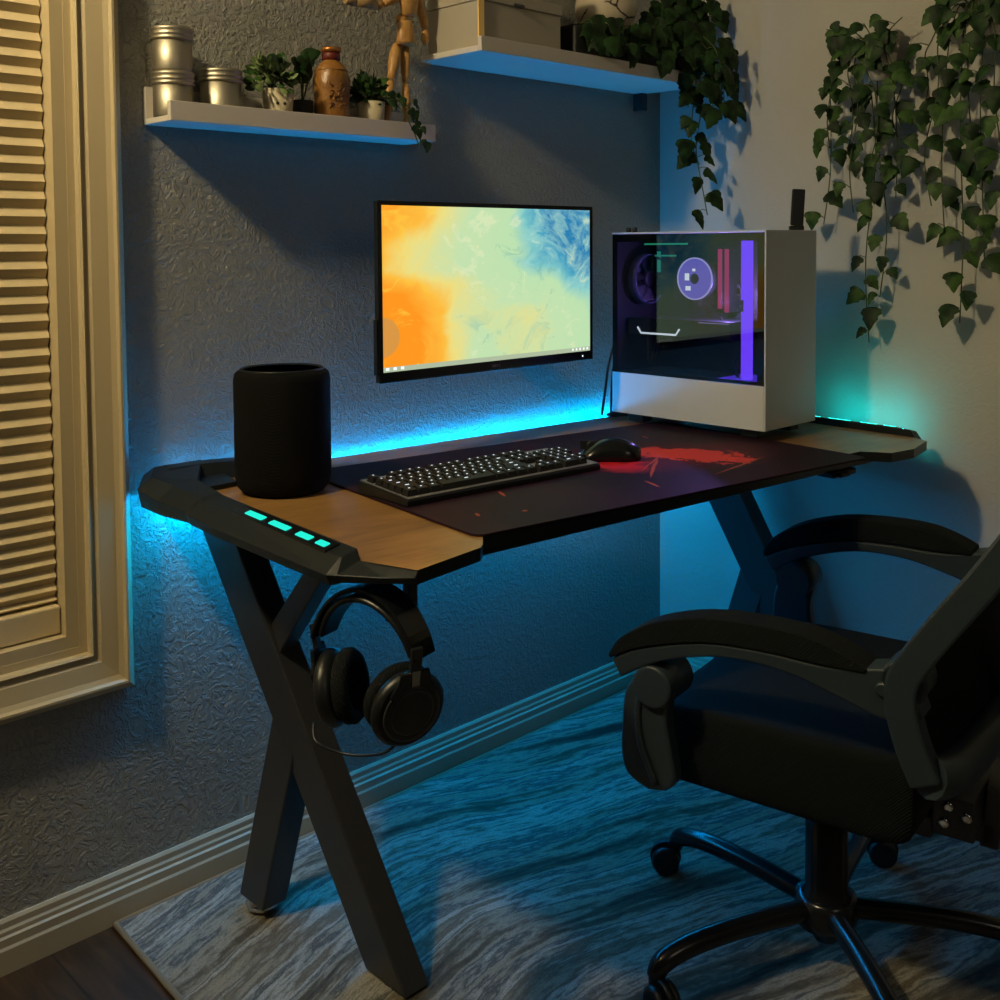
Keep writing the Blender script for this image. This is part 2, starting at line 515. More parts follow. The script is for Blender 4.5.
def bracket(mirror):
    """moulded end bracket; light segments lie in its sloping face"""
    L = 1.352
    fx = (lambda u: L - u) if mirror else (lambda u: u)
    g = G()
    # cross-sections along the depth: (w, inner u, outer-top u, outer-low u, z inner, z outer top, z outer low, z bottom)
    S = [(.0, .045, -.044, -.064, .796, .794, .782, .744),
         (.050, .020, -.070, -.094, .792, .788, .770, .738),
         (.115, -.014, -.056, -.086, .786, .782, .760, .734),
         (.205, -.018, -.050, -.076, .781, .776, .756, .737),
         (.222, -.018, -.054, -.080, .779, .773, .756, .738),
         (.320, -.020, -.050, -.082, .779, .772, .754, .738),
         (.636, -.022, -.048, -.071, .779, .772, .752, .737),
         (.647, -.0235, -.0265, -.060, .7648, .7640, .752, .741),
         (.700, -.005, -.008, -.026, .7648, .7640, .754, .745),
         (.735, .008, .006, .002, .7648, .7640, .756, .747)]
    if mirror: S = S[:7] + [(.649, -.0145, -.0175, -.030, .7648, .7640, .752, .741)]
    rows = []
    for w, a, b, c, z1, z2, z3, z4 in S:
        rows.append([(fx(a), -w, z1), (fx(b), -w, z2), (fx(c), -w, z3), (fx(c + .006), -w, z4), (fx(a), -w, z4), ])
    vs = [v for r in rows for v in r]
    m = 5
    fs = []
    for j in range(len(rows) - 1):
        for i in range(m):
            q = (i + 1) % m
            fs.append((j * m + i, j * m + q, (j + 1) * m + q, (j + 1) * m + i))
    fs.append(tuple(range(m))); fs.append(tuple(range((len(rows) - 1) * m, len(rows) * m)))
    g.add(vs, fs)
    # arm along the back edge
    A = [(-.03, .780, .7965), (.06, .780, .7955), (.19, .772, .787), (.27, .768, .772)]
    pr = []
    for u, zb, zt in A:
        d = .045 if u < .2 else .02
        pr.append([(fx(u), -.006, ZT + .0005), (fx(u), -.006, zt), (fx(u), -.006 - d * .55, zt - .002), (fx(u), -.006 - d, ZT + .0005)])
    for j in range(3): g.hexa(pr[j], pr[j + 1])
    # inner corner gusset
    q = [(.0, .04), (.07, .04), (.066, .075), (.055, .122), (.0, .13)]
    g.prism([(fx(u), -w) for u, w in q], XY, ZT + .0004, ZT + .009)
    b = g.build('side_bracket', M['bracket'], desk, bevel=.0018)
    # inset light panel and its four segments
    p = G()
    zf = lambda w, s: .7795 - .007 * s + .0006
    def slab(p, w0, w1, s0, s1, h, dz=0):
        uu = lambda w, s: (-.019 - .029 * s) - .004 * (w - .32) / .27
        sl = 1 / max(.05, 1) * 0
        a = [(fx(uu(w0, s0)), -w0, zf(w0, s0)), (fx(uu(w1 + sl, s0)), -w1, zf(w1, s0)), (fx(uu(w1, s1)), -w1, zf(w1, s1)), (fx(uu(w0, s1)), -w0, zf(w0, s1))]
        p.hexa([(x, y, z - .003) for x, y, z in a], [(x, y, z + h) for x, y, z in a])
    slab(p, .315, .602, .15, .98, .0006)
    p.build('light_panel', M['black_gloss'], b, bevel=.0004)
    for w0, w1 in ((.346, .402), (.424, .480), (.506, .546), (.563, .590)):
        p = G(); slab(p, w0, w1, .42, .80, .0022)
        p.build('light_segment', M['teal_far'] if mirror else M['teal'], b, bevel=.002)
    return b
bracket(False)
br = bracket(True)
# cyan led under the left bracket, added hidden teal glow beside the right
g = G(); g.box(.000, .030, -.040, -.010, .7400, .7430)
g.build('under_light', glow('cyan led under bracket', (.0, .70, .95, 1), 60), desk)
g = G(); g.box(1.403, 1.410, -.60, -.40, .7655, .7725)
g.build('added_outer_glow', M['teal_strong'], desk)

# LED strip on the wall behind the desk, kept as a desk part
g = G()
q = [(-1.462, -.0008), (-.012, -.0008), (-.012, -.0135), (-1.462, -.0135)]
g.hexa([wl(x, y, .7325) for x, y in q], [wl(x, y, .7360) for x, y in q])
g.build('led_strip', M['led'], desk)

def leg_set(du):
    def W(x, y, z, dx=0):
        p = wl(x + dx, y, z); return (p[0] + du, p[1], p[2])
    t = .05
    g = G()
    q = [(-1.439, -.077, .7372), (-1.439, -.190, .7372), (-1.337, -.532, .012), (-1.337, -.430, .012)]
    g.hexa([W(*p) for p in q], [W(*p, dx=t) for p in q])
    lg = g.build('leg', M['metal_black'], desk, bevel=.003)
    f = G(); c = W(-1.337 + t / 2, -.481, 0)
    f.lathe([(.001, .0098), (.024, .0100), (.026, .016), (.026, .024)], (c[0], c[1], 0), 20)
    f.build('foot', M['black'], lg)
    g = G()
    q = [(-1.384, -.205, .42), (-1.384, -.290, .42), (-1.388, -.202, .026), (-1.388, -.126, .026)]
    q = [(-1.382, -.252, .43), (-1.382, -.330, .43), (-1.388, -.203, .028), (-1.388, -.126, .028)]
    g.hexa([W(*p) for p in q], [W(*p, dx=t) for p in q])
    lg = g.build('leg', M['metal_black'], desk, bevel=.003)
    f = G(); c = W(-1.388 + t / 2, -.165, 0)
    f.lathe([(.001, .0098), (.020, .0100), (.029, .016), (.030, .023), (.024, .030)], (c[0], c[1], 0), 24)
    f.build('foot', M['chrome'], lg)
    tag(lg.children[0], 'chrome foot')
    m = G(); q0 = W(-1.445, -.07, .737)
    m.box(q0[0], q0[0] + .06, -.62, -.06, .7375, .7455)
    m.build('mount_plate', M['metal_black'], desk)
    if du: return
    g = G()
    q = [(-1.408, -.255, .540), (-1.408, -.290, .510), (-1.430, -.500, .737), (-1.430, -.455, .737)]
    g.hexa([W(*p, dx=.006) for p in q], [W(*p, dx=.036) for p in q])
    g.build('brace', M['metal_black'], desk, bevel=.002)
leg_set(0)
leg_set(1.262)
# headset hook
hk = wl(-1.446, -.689, 0)
g = G()
g.box(hk[0] - .016, hk[0] + .016, hk[1] - .010, hk[1] + .010, .7385, .7455)
g.box(hk[0] - .007, hk[0] + .007, hk[1] - .009, hk[1] + .009, .686, .740)
g.box(hk[0] - .036, hk[0] + .007, hk[1] - .009, hk[1] + .009, .682, .6885)
g.build('headset_hook', M['black'], desk, bevel=.002)

# ------------------------------------------------------------------ desk mat
def mat_mat():
    k = NT('dark desk mat with red splash')
    o = k.obj()
    x, y, z = k.sep(o)[:3]
    w = k.m('MULTIPLY', y, -1.0)
    nz = k.noise(o, 16, 4, .6, .8)
    fine = k.noise(o, 42, 3, .6, .6)[0]
    wx = k.m('ADD', x, k.m('MULTIPLY', k.m('SUBTRACT', nz[0], .5), .16))
    def ell(cx, cw, ang, a, b, ux=wx, uw=w):
        ca, sa = cos(radians(ang)), sin(radians(ang))
        dx = k.m('SUBTRACT', ux, cx); dw = k.m('SUBTRACT', uw, cw)
        p = k.m('DIVIDE', k.m('ADD', k.m('MULTIPLY', dx, ca), k.m('MULTIPLY', dw, sa)), a)
        q = k.m('DIVIDE', k.m('SUBTRACT', k.m('MULTIPLY', dw, ca), k.m('MULTIPLY', dx, sa)), b)
        return k.m('SQRT', k.m('ADD', k.m('MULTIPLY', p, p), k.m('MULTIPLY', q, q)))
    ww = k.m('ADD', w, k.m('MULTIPLY', k.m('SUBTRACT', fine, .5), .14))
    c = k.ramp(k.noise(o, 5, 3)[0], [(.3, rgb(26, 14, 22)), (.7, rgb(44, 21, 33))])
    gl = k.step(ell(.80, .45, 20, .30, .17), .2, 1.0, .75, 0)
    c = k.mix(gl, c, rgb(96, 20, 34))
    spl = k.step(k.m('ADD', ell(.845, .470, 60, .130, .066, wx, ww), k.m('MULTIPLY', k.m('SUBTRACT', fine, .5), 1.3)), .80, 1.0, 1, 0)
    c = k.mix(spl, c, rgb(214, 58, 48))
    spl2 = k.step(ell(.665, .440, 70, .085, .050), .3, 1.25, .95, 0)
    c = k.mix(spl2, c, rgb(206, 34, 52))
    for cx, cw, an, a, b in ((.70, .51, -38, .10, .004), (.596, .60, 110, .032, .004), (.84, .60, -12, .12, .003), (.74, .47, -30, .11, .003), (.354, .486, 115, .022, .004), (.236, .569, 115, .012, .004), (.307, .599, 20, .006, .005), (.925, .28, 110, .02, .003)):
        m_ = k.step(ell(cx, cw, an, a, b, x, k.m('ADD', w, k.m('MULTIPLY', k.m('SUBTRACT', nz[0], .5), .012))), .6, 1.0, .7, 0)
        c = k.mix(m_, c, rgb(196, 86, 62))
    return k.bsdf(c, .6, spec=.15, normal=k.bump(k.noise(o, 900, 2)[0], .25, .0005))
mm = mat_mat()
MA = radians(-3.3)
mc = (.160, -.664)
def mrot(p, q):
    dx, dy = p - mc[0], q - mc[1]
    return (mc[0] + dx * cos(MA) - dy * sin(MA), mc[1] + dx * sin(MA) + dy * cos(MA))
outl = [mrot(p, q) for p, q in rrect(.160, 1.083, -.664, -.105, .02)]
g = G(); g.prism(outl, XY, ZT + .0003, ZT + .0042)
o = g.build('desk_mat', mm, None, bevel=.001, loc=DO, rotz=DA)
tag(o, 'large dark desk mat with red paint splash print on the desk', 'desk mat')
ZM = ZT + .0045

# ------------------------------------------------------------------ keyboard
kp = d2w(.181, .461, ZM)
kb = thing('keyboard', kp, DA + radians(.6), 'black full size keyboard with white lit keys on the dark mat', 'keyboard')
kb.scale = (.985, .985, 1)
KW, KD = .440, .146
prof = [(0, 0), (KD, 0), (KD, .0175), (KD - .003, .0195), (.003, .0115), (0, .009)]
g = G(); g.prism(prof, lambda p, q, t: (t, p, q), 0, KW)
g.build('case', M['black'], kb, bevel=.0015)
g = G(); pp = [(.002, .0118), (KD - .002, .0198), (KD - .002, .0206), (.002, .0126)]
g.prism(pp, lambda p, q, t: (t, p, q), .0035, KW - .0035)
M['kb_plate'] = plain('grey aluminium key plate', (.30, .30, .31, 1), .38, .5)
g.build('key_plate', M['kb_plate'], kb, bevel=.0005)
M['key'] = plain('matte black key', (.0045, .005, .0055, 1), .6)
U = .01905
rows = []
bx = .0067
rows.append((5, [(0, 1), (2, 1), (3, 1), (4, 1), (5, 1), (6.5, 1), (7.5, 1), (8.5, 1), (9.5, 1), (11, 1), (12, 1), (13, 1), (14, 1), (15.25, 1), (16.25, 1), (17.25, 1)]))
rows.append((4, [(i, 1) for i in range(13)] + [(13, 2), (15.25, 1), (16.25, 1), (17.25, 1), (18.5, 1), (19.5, 1), (20.5, 1), (21.5, 1)]))
rows.append((3, [(0, 1.5)] + [(1.5 + i, 1) for i in range(12)] + [(13.5, 1.5), (15.25, 1), (16.25, 1), (17.25, 1), (18.5, 1), (19.5, 1), (20.5, 1), (21.5, 1)]))
rows.append((2, [(0, 1.75)] + [(1.75 + i, 1) for i in range(11)] + [(12.75, 2.25), (18.5, 1), (19.5, 1), (20.5, 1)]))
rows.append((1, [(0, 2.25)] + [(2.25 + i, 1) for i in range(10)] + [(12.25, 2.75), (16.25, 1), (18.5, 1), (19.5, 1), (20.5, 1), (21.5, 1)]))
rows.append((0, [(0, 1.25), (1.25, 1.25), (2.5, 1.25), (3.75, 6.25), (10, 1.25), (11.25, 1.25), (12.5, 1.25), (13.75, 1.25), (15.25, 1), (16.25, 1), (17.25, 1), (18.5, 2), (20.5, 1)]))
keys = [(r, x, w) for r, L in rows for x, w in L]
keys.sort(key=lambda k: (k[0], k[1]))
def key_geo(g, r, x, w):
    y0 = .010 + r * U * 1.0 + (.006 if r == 5 else 0)
    zb = .0128 + (y0 + .008) / KD * .0075
    a0, a1 = bx + x * U + .0006, bx + (x + w) * U - .0006
    b0, b1 = y0 + .0006, y0 + U - .0006
    h = .0105
    tilt = .0012
    lo = [(a0, b0, zb), (a1, b0, zb), (a1, b1, zb), (a0, b1, zb)]
    i = .0026
    hi = [(a0 + i, b0 + i * .8, zb + h - tilt), (a1 - i, b0 + i * .8, zb + h - tilt), (a1 - i, b1 - i, zb + h + tilt), (a0 + i, b1 - i, zb + h + tilt)]
    g.hexa(lo, hi, 0)
    cx = (a0 + a1) / 2
    lw = .0017 if w < 1.3 else min(.004, .0020 * w)
    cy = b1 - i - .0046
    f = lambda y: zb + h - tilt + 2 * tilt * (y - (b0 + i * .8)) / ((b1 - i) - (b0 + i * .8)) + .00025
    g.add([(cx - lw, cy - .0010, f(cy - .0010)), (cx + lw, cy - .0010, f(cy - .0010)), (cx + lw, cy + .0016, f(cy + .0016)), (cx - lw, cy + .0016, f(cy + .0016))], [(0, 1, 2, 3)], 1)
for r, x, w in keys[:100]:
    g = G(); key_geo(g, r, x, w)
    g.build('keycap', [M['key'], M['key_led']], kb)
g = G()
for r, x, w in keys[100:]: key_geo(g, r, x, w)
tag(g.build('keycap', [M['key'], M['key_led']], kb), kind='stuff')

# ------------------------------------------------------------------ mouse
ms = thing('computer_mouse', d2w(.694, .400, ZM), radians(46), 'black computer mouse on the mat beside the keyboard', 'mouse')
L_, W_, H_ = .122, .064, .041
def mouse_pt(t, a):
    y = -L_ / 2 + L_ * t
    wd = W_ / 2 * (max(0, 1 - (2 * t - 1) ** 4)) ** .5 * (1 - .10 * sin(pi * t) ** 2)
    h = H_ * (max(0, 1 - (2 * t - .86) ** 2 / 1.32)) ** .75
    return (wd * cos(a), y, h * sin(a) ** .8 if sin(a) > 0 else 0)
g = G()
NT_, NA = 22, 18
vs = [mouse_pt(min(max(i / NT_, .004), .996), pi * j / NA) for i in range(NT_ + 1) for j in range(NA + 1)]
fs = [(i * (NA + 1) + j, i * (NA + 1) + j + 1, (i + 1) * (NA + 1) + j + 1, (i + 1) * (NA + 1) + j) for i in range(NT_) for j in range(NA)]
g.add(vs, fs, 0, True)
g.add([vs[i * (NA + 1)] for i in range(NT_ + 1)] + [vs[i * (NA + 1) + NA] for i in range(NT_ + 1)], [(i, i + 1, NT_ + 2 + i, NT_ + 1 + i) for i in range(NT_)], 0)
g.build('shell', M['black_gloss'], ms)
g = G(); rot = Matrix.Rotation(pi / 2, 3, 'Y')
g.lathe([(.008, -.0035), (.0105, -.002), (.0105, .002), (.008, .0035)], (0, .034, .0265), 20, 0, rot)
g.build('scroll_wheel', M['bracket'], ms)
g = G(); g.box(-.0006, .0006, .006, .056, .020, .0365); g.build('button_gap', M['pc_dark'], ms)

# ------------------------------------------------------------------ smart speaker
sp = thing('smart_speaker', d2w(.1025, .203, ZT + .0005), 0, 'black cloth covered cylindrical speaker on the wood end of the desk', 'speaker')
R_, Hs = .0815, .212
g = G(); g.lathe([(.001, .0), (.058, .0), (.070, .003), (.078, .012), (R_, .028), (R_, Hs - .020), (.079, Hs - .009), (.072, Hs - .003)], n=64)
g.build('body', M['speaker'], sp)
g = G(); g.lathe([(.072, Hs - .003), (.069, Hs - .0005), (.064, Hs - .003), (.058, Hs - .006), (.001, Hs - .006)], n=64)
g.build('top_cap', M['black'], sp)
g = G()
for i in range(4):
    a = pi / 2 * i + .4
    g.lathe([(.006, 0), (.006, .0012), (.001, .0016)], (.036 * cos(a), .036 * sin(a), Hs - .0058), 16)
g.build('buttons', M['black_gloss'], sp)

# ------------------------------------------------------------------ monitor
mo = thing('monitor', (-1.118, -.20, .925), 0, 'black framed monitor showing orange and blue swirls, mounted on the wall', 'monitor')
MW, MH = .603, .342
def screen_mat(w, h):
    k = NT('screen picture')
    o = k.obj()
    x, y, z = k.sep(o)[:3]
    px = k.m('DIVIDE', x, w); py = k.m('DIVIDE', z, h)
    p = k.comb(k.m('MULTIPLY', px, 1.6), py)
    n1 = k.noise(p, 2.4, 4, .55, .9)
    n2 = k.noise(k.vm('ADD', p, k.vm('SCALE', n1[1], scale=.55)), 3.4, 5, .6, 1.6)
    qx = k.m('ADD', px, k.m('MULTIPLY', k.m('SUBTRACT', n1[0], .5), .40))
    # right lower part stays pale
    low = k.m('MULTIPLY', k.step(py, .25, .75, 1, 0), k.step(px, .35, .8))
    t = k.m('SUBTRACT', qx, k.m('MULTIPLY', low, .38))
    t = k.m('ADD', t, k.m('MULTIPLY', k.m('MULTIPLY', k.step(px, .45, .9), k.step(py, .3, .9)), .24))
    # warm area reaches further at the bottom left
    t = k.m('SUBTRACT', t, k.m('MULTIPLY', k.m('MULTIPLY', k.step(px, .0, .42, 1, 0), k.step(py, .30, .55, 1, 0)), .20))
    t = k.m('ADD', t, k.m('MULTIPLY', k.m('MULTIPLY', k.step(py, .5, .62), k.step(py, .95, .72, 0, 1)), k.step(px, .5, .2, 0, .16)))
    c = k.ramp(t, [(.0, rgb(255, 152, 34)), (.15, rgb(253, 190, 66)), (.25, rgb(238, 222, 130)), (.42, rgb(196, 226, 176)), (.62, rgb(190, 226, 176)), (.76, rgb(122, 196, 198)), (.90, rgb(60, 156, 192)), (1.0, rgb(28, 124, 178))])
    sw = k.step(n2[0], .38, .62)
    c = k.mix(k.m('MULTIPLY', k.step(t, .55, .8), k.m('MULTIPLY', sw, .55)), c, rgb(166, 220, 206))
    c = k.mix(k.m('MULTIPLY', k.step(t, .34, .18), k.m('MULTIPLY', k.step(n2[0], .5, .66), .6)), c, rgb(255, 208, 70))
    c = k.mix(k.m('MULTIPLY', k.step(t, .2, .35), k.m('MULTIPLY', k.step(n2[0], .58, .68), .5)), c, rgb(232, 236, 190))
    c = k.mix(k.m('MULTIPLY', k.step(t, .3, .45), k.m('MULTIPLY', k.step(n2[0], .40, .33), .45)), c, rgb(120, 178, 170))
    # small round motif at the left edge
    d = k.vm('LENGTH', k.comb(k.m('MULTIPLY', k.m('SUBTRACT', px, .0), 1.75), k.m('SUBTRACT', py, .21)))
    c = k.mix(k.m('MULTIPLY', k.step(d, .125, .115), .5), c, rgb(170, 150, 90))
    # task bar
    c = k.mix(k.m('LESS_THAN', py, .03), c, rgb(176, 190, 160))
    e = k.n('ShaderNodeEmission'); k.put(e.inputs[0], c); e.inputs[1].default_value = 1.0
    k.t.links.new(e.outputs[0], k.out.inputs[0])
    return k.mat
g = G(); g.box(0, MW, -.004, .009, 0, MH); g.box(.12, MW - .12, .009, .045, .06, .28)
g.build('housing', M['black'], mo, bevel=.0025)
bz = .0085; bb = .020
g = G()
for a, b, c, d in ((0, MW, 0, bb), (0, MW, MH - bz, MH), (0, bz, bb, MH - bz), (MW - bz, MW, bb, MH - bz)):
    g.box(a, b, -.0062, -.0042, c, d)
g.build('bezel', M['black_gloss'], mo, bevel=.0006)
sw_, sh_ = MW - 2 * bz, MH - bb - bz
scr = G().box(0, sw_, -.0012, 0, 0, sh_).build('screen', screen_mat(sw_, sh_), mo, loc=(bz, -.0042, bb))
g = G()
for i in range(3): g.box(.006 + .018 * i, .006 + .018 * i + .008, -.0016, -.0012, .003, .0085)
for i in range(5): g.box(sw_ - .012 - .012 * i, sw_ - .007 - .012 * i, -.0016, -.0012, .003, .008)
g.build('taskbar_icons', glow('white icons', (.9, .95, .95, 1), 1.1), mo, loc=(bz, -.0042, bb))
g = G()
for i, ww in enumerate((.0045, .0040, .0022, .0022)): g.box(MW / 2 - .011 + .0062 * i, MW / 2 - .011 + .0062 * i + ww, -.0066, -.0062, .0075, .0125)
g.build('brand_mark', plain('grey print', (.10, .10, .10, 1), .5), mo)
g = G(); g.box(MW - .036, MW - .033, -.0068, -.0062, .008, .011); g.build('power_light', M['white_led'], mo)
g = G(); g.box(MW / 2 - .05, MW / 2 + .05, .045, .052, .13, .23); g.box(MW / 2 - .02, MW / 2 + .02, .052, .188, .16, .20); g.box(MW / 2 - .05, MW / 2 + .05, .186, .1995, .10, .26)
g.build('wall_mount', M['metal_black'], mo, bevel=.002)
# side buttons on the left edge of the monitor
g = G(); g.box(-.004, .0, -.003, .008, .015, .12); g.build('side_rail', M['black'], mo, bevel=.001)

# ------------------------------------------------------------------ computer tower
px0, px1, py0, py1 = -.4035, -.2009, -.5825, -.1696
pc = thing('computer_tower', (px0, py0, ZT), 0, 'white computer tower with glass side showing violet lights, standing on the desk', 'computer')
PW, PD = px1 - px0, py1 - py0
z0, z1 = .025, .445
zs = .119                      # top of the white lower shroud on the glass side
g = G(); g.box(0, PW, -.0, .004, z0, z1); g.build('front_panel', M['pc_white'], pc, bevel=.0015)
g = G(); g.box(0, PW, .0042, PD, z1 - .004, z1); g.build('top_panel', M['pc_white'], pc, bevel=.001)
g = G(); g.box(PW - .003, PW, .0042, PD, z0, z1 - .0042); g.build('side_panel', M['pc_white'], pc)
g = G(); g.box(0, .003, .0042, PD, z0, zs); g.build('shroud', M['pc_white'], pc)
g = G(); g.box(.003, PW - .003, .0042, PD, z0, z0 + .004); g.box(.003, PW - .003, PD - .003, PD, z0, z1 - .004); g.box(.006, PW - .003, .0042, .010, z0, z1 - .004)
g.box(.004, PW - .003, .0105, PD - .004, zs - .004, zs - .001)
g.box(.170, .172, .0105, PD - .004, zs, z1 - .005)
g.build('inner_chassis', M['pc_dark'], pc)
g = G()
g.box(.0005, .0025, .0045, PD - .001, zs + .001, z1 - .0045)
gl = g.build('glass_panel', M['glass'], pc)
g = G()
for a, b, c, d in ((.0045, .022, zs + .001, z1 - .0045), (PD - .014, PD - .001, zs + .001, z1 - .0045), (.022, PD - .014, z1 - .022, z1 - .0045), (.022, PD - .014, zs + .001, zs + .008)):
    g.box(.0026, .0032, a, b, c, d)
g.build('glass_border', M['pc_dark'], gl)
for x in (.02, PW - .055):
    for y in (.03, PD - .075):
        g = G(); g.box(x, x + .035, y, y + .045, .0047, z0)
        g.build('foot', M['black'], pc, bevel=.003)
# board, cooler, memory, graphics card, fans, light strips  (interior depth along y, back of the case at high y)
g = G(); g.box(.164, .1695, .085, PD - .02, .165, .415)
for i in range(14):
    yy = .10 + random.random() * .26; zz = .18 + random.random() * .21
    g.box(.152, .164, yy, yy + .012 + .02 * random.random(), zz, zz + .006 + .02 * random.random())
g.box(.135, .164, PD - .075, PD - .03, .29, .40)
g.build('motherboard', M['board'], pc)
RX = Matrix.Rotation(-pi / 2, 3, 'Y')
cy_, cz_ = .236, .338
g = G(); g.lathe([(.030, 0), (.036, .004), (.036, .062), (.048, .065), (.048, .078), (.0465, .080)], (.162, cy_, cz_), 40, 0, RX)
cool = g.build('processor_cooler', M['pc_dark'], pc)
g = G(); g.lathe([(.0465, .0), (.0465, .001)], (.0815, cy_, cz_), 48, 0, RX); g.build('lit_face', M['violet_disc'], cool)
g = G()
for i in range(48):
    pass
prof = [(.0455, 0), (.0485, 0), (.0485, .0022), (.0455, .0022), (.0455, 0)]
g.lathe(prof, (.0808, cy_, cz_), 48, 0, RX); g.build('lit_ring', glow('pale violet ring', (.55, .5, 1, 1), 1.2), cool)
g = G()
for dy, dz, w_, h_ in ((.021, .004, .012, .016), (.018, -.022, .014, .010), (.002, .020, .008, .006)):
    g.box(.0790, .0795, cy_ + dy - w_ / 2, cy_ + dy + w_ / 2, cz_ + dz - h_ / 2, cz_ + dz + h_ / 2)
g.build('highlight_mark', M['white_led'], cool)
g = G(); g.lathe([(.010, 0), (.012, 0), (.012, .001), (.010, .001), (.010, 0)], (.0795, cy_, cz_), 24, 0, RX); g.build('hub_ring', M['pc_dark'], cool)
for yy, zz0, zz1 in ((.226 - .035, .27, .405), (.208 - .035, .262, .405)):
    g = G(); g.box(.118, .162, yy - .003, yy + .003, zz0, zz1); rm = g.build('memory_stick', M['pc_dark'], pc)
    g = G(); g.box(.110, .118, yy - .0032, yy + .0032, zz0, zz1); g.build('light_edge', M['pink'], rm)
g = G(); g.box(.045, .162, .115, PD - .012, .205, .245); g.box(.045, .162, .110, PD - .012, .239, .246)
gc = g.build('graphics_card', M['pc_dark'], pc, bevel=.002)
g = G()
pth = [(.0435, .372, .224), (.0435, .362, .2105), (.0435, .262, .2105), (.0435, .252, .224)]
g.tube(pth, .0022, 8); g.build('white_light_line', M['white_led'], gc)
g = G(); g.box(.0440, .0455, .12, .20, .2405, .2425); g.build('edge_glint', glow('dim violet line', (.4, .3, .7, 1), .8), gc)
def fan(name, c, r, mat, axis='y'):
    g = G()
    R3 = Matrix.Rotation(pi / 2, 3, 'X') if axis == 'y' else RX
    g.lathe([(r, -.012), (r * 1.06, -.012), (r * 1.06, .012), (r, .012), (r, -.012)], c, 36, 0, R3)
    fo = g.build(name, mat, pc)
    h = G(); h.lathe([(.018, -.009), (.020, -.004), (.020, .008), (.016, .011)], c, 20, 0, R3)
    for i in range(7):
        a = 2 * pi * i / 7
        p = []
        for rr, da, zz in ((.02, -.2, -.006), (r * .96, -.05, -.007), (r * .96, .55, .007), (.02, .35, .006)):
            v = R3 @ Vector((rr * cos(a + da), rr * sin(a + da), zz)); p.append((v.x + c[0], v.y + c[1], v.z + c[2]))
        h.add(p, [(0, 1, 2, 3)]); h.add([(x + .0006, y, z) for x, y, z in p], [(3, 2, 1, 0)])
    h.build('fan_rotor', M['pc_dark'], fo)
fan('rear_fan', (.095, PD - .03, .335), .056, plain('dark blue grey fan frame', (.05, .06, .09, 1), .4))
# violet light strip up the front and along the floor of the chamber
g = G(); g.box(.055, .066, .073, .096, zs + .0, .428)
g.build('violet_strip', M['purple'], pc)
g = G(); g.box(.045, .046, .084, .100, .27, .295); g.build('strip_clip', M['pc_dark'], pc)
g = G(); g.box(.012, .150, .035, .150, zs, zs + .0025); g.build('violet_floor_light', glow('dim violet floor glow', (.15, .05, 1, 1), .9), pc)
g = G(); g.box(.085, .090, .262, .385, .4155, .4195); g.build('green_bar', M['green_led'], pc)
g = G(); g.box(.100, .104, .305, .365, .388, .392); g.box(.128, .132, .372, .380, .35, .40); g.build('green_edge', glow('green board light', (.05, .6, .4, 1), .6), pc)
g = G(); g.tube(smooth_path([(.06, .355, .205), (.05, .345, .15), (.05, .335, .15), (.06, .330, .20)]), .003, 8)
g.tube(smooth_path([(.06, .345, .205), (.055, .338, .16), (.055, .325, .16), (.06, .322, .20)]), .003, 8)
g.tube(smooth_path([(.12, .19, .25), (.08, .16, .24), (.07, .13, .18), (.08, .12, zs)]), .004, 8)
g.build('power_cable', M['black'], pc)
g = G()
for y in (PD - .052, PD - .034):
    g.lathe([(.006, z1), (.006, z1 + .010), (.0045, z1 + .011)], (.02, y, 0), 14)
g.build('top_knobs', M['black'], pc)

# antenna on the top of the tower
an = thing('wifi_antenna', (-.2355, -.553, ZT + z1 + .0003), 0, 'black flat antenna standing upright on top of the computer tower', 'antenna')
an.rotation_euler = (0, 0, radians(-40))
G().box(-.016, .016, -.006, .006, 0, .010).build('base', M['black'], an, bevel=.002)
mt = Matrix.Rotation(radians(3), 4, 'Y')
G().box(-.0145, .0145, -.004, .004, .010, .090, mat=mt).build('blade', M['black'], an, bevel=.003)

# cables by the tower
cb = thing('monitor_cable', (-.372, -.125, ZT), 0, 'two thin dark cables dropping behind the desk beside the tower', 'cable')
g = G()
g.tube(smooth_path([(.125, .078, .17), (.095, .074, .115), (.060, .055, .055), (.012, .025, .004)]), .0032, 8); g.build('cord', M['black'], cb)
g = G(); g.tube(smooth_path([(.130, .074, .16), (.105, .068, .10), (.078, .050, .045), (.040, .020, .004)]), .0028, 8); g.build('cord', M['black'], cb)

M['headset_ring'] = plain('dark grey ring', (.05, .055, .06, 1), .3)
# ------------------------------------------------------------------ headset (local x across the cups)
hz = radians(-76)
hs = thing('headset', (-1.490, -.660, .580), hz, 'black over ear headset hanging from the hook under the desk corner', 'headset')
g = G()
def arc(w, h, a0, a1, n=26):
    return [(w * cos(radians(a0 + (a1 - a0) * i / n)), 0, .035 + h * sin(radians(a0 + (a1 - a0) * i / n))) for i in range(n + 1)]
def strap(g, path, half, th):
    P = [Vector(p) for p in path]
    rows = []
    for i, p in enumerate(P):
        d = (P[min(i + 1, len(P) - 1)] - P[max(i - 1, 0)]).normalized()
        nrm = Vector((-d.z, 0, d.x))
        hh = half[i] if isinstance(half, list) else half
        rows.append([p + nrm * th + Vector((0, -hh, 0)), p + nrm * th * 1.0 + Vector((0, hh, 0)), p - nrm * th + Vector((0, hh, 0)), p - nrm * th + Vector((0, -hh, 0))])
    vs = [tuple(v) for r in rows for v in r]
    fs = []
    for j in range(len(rows) - 1):
        for i in range(4):
            k = (i + 1) % 4
            fs.append((j * 4 + i, j * 4 + k, (j + 1) * 4 + k, (j + 1) * 4 + i))
    fs += [(0, 1, 2, 3), tuple(range(len(vs) - 4, len(vs)))]
    g.add(vs, fs)
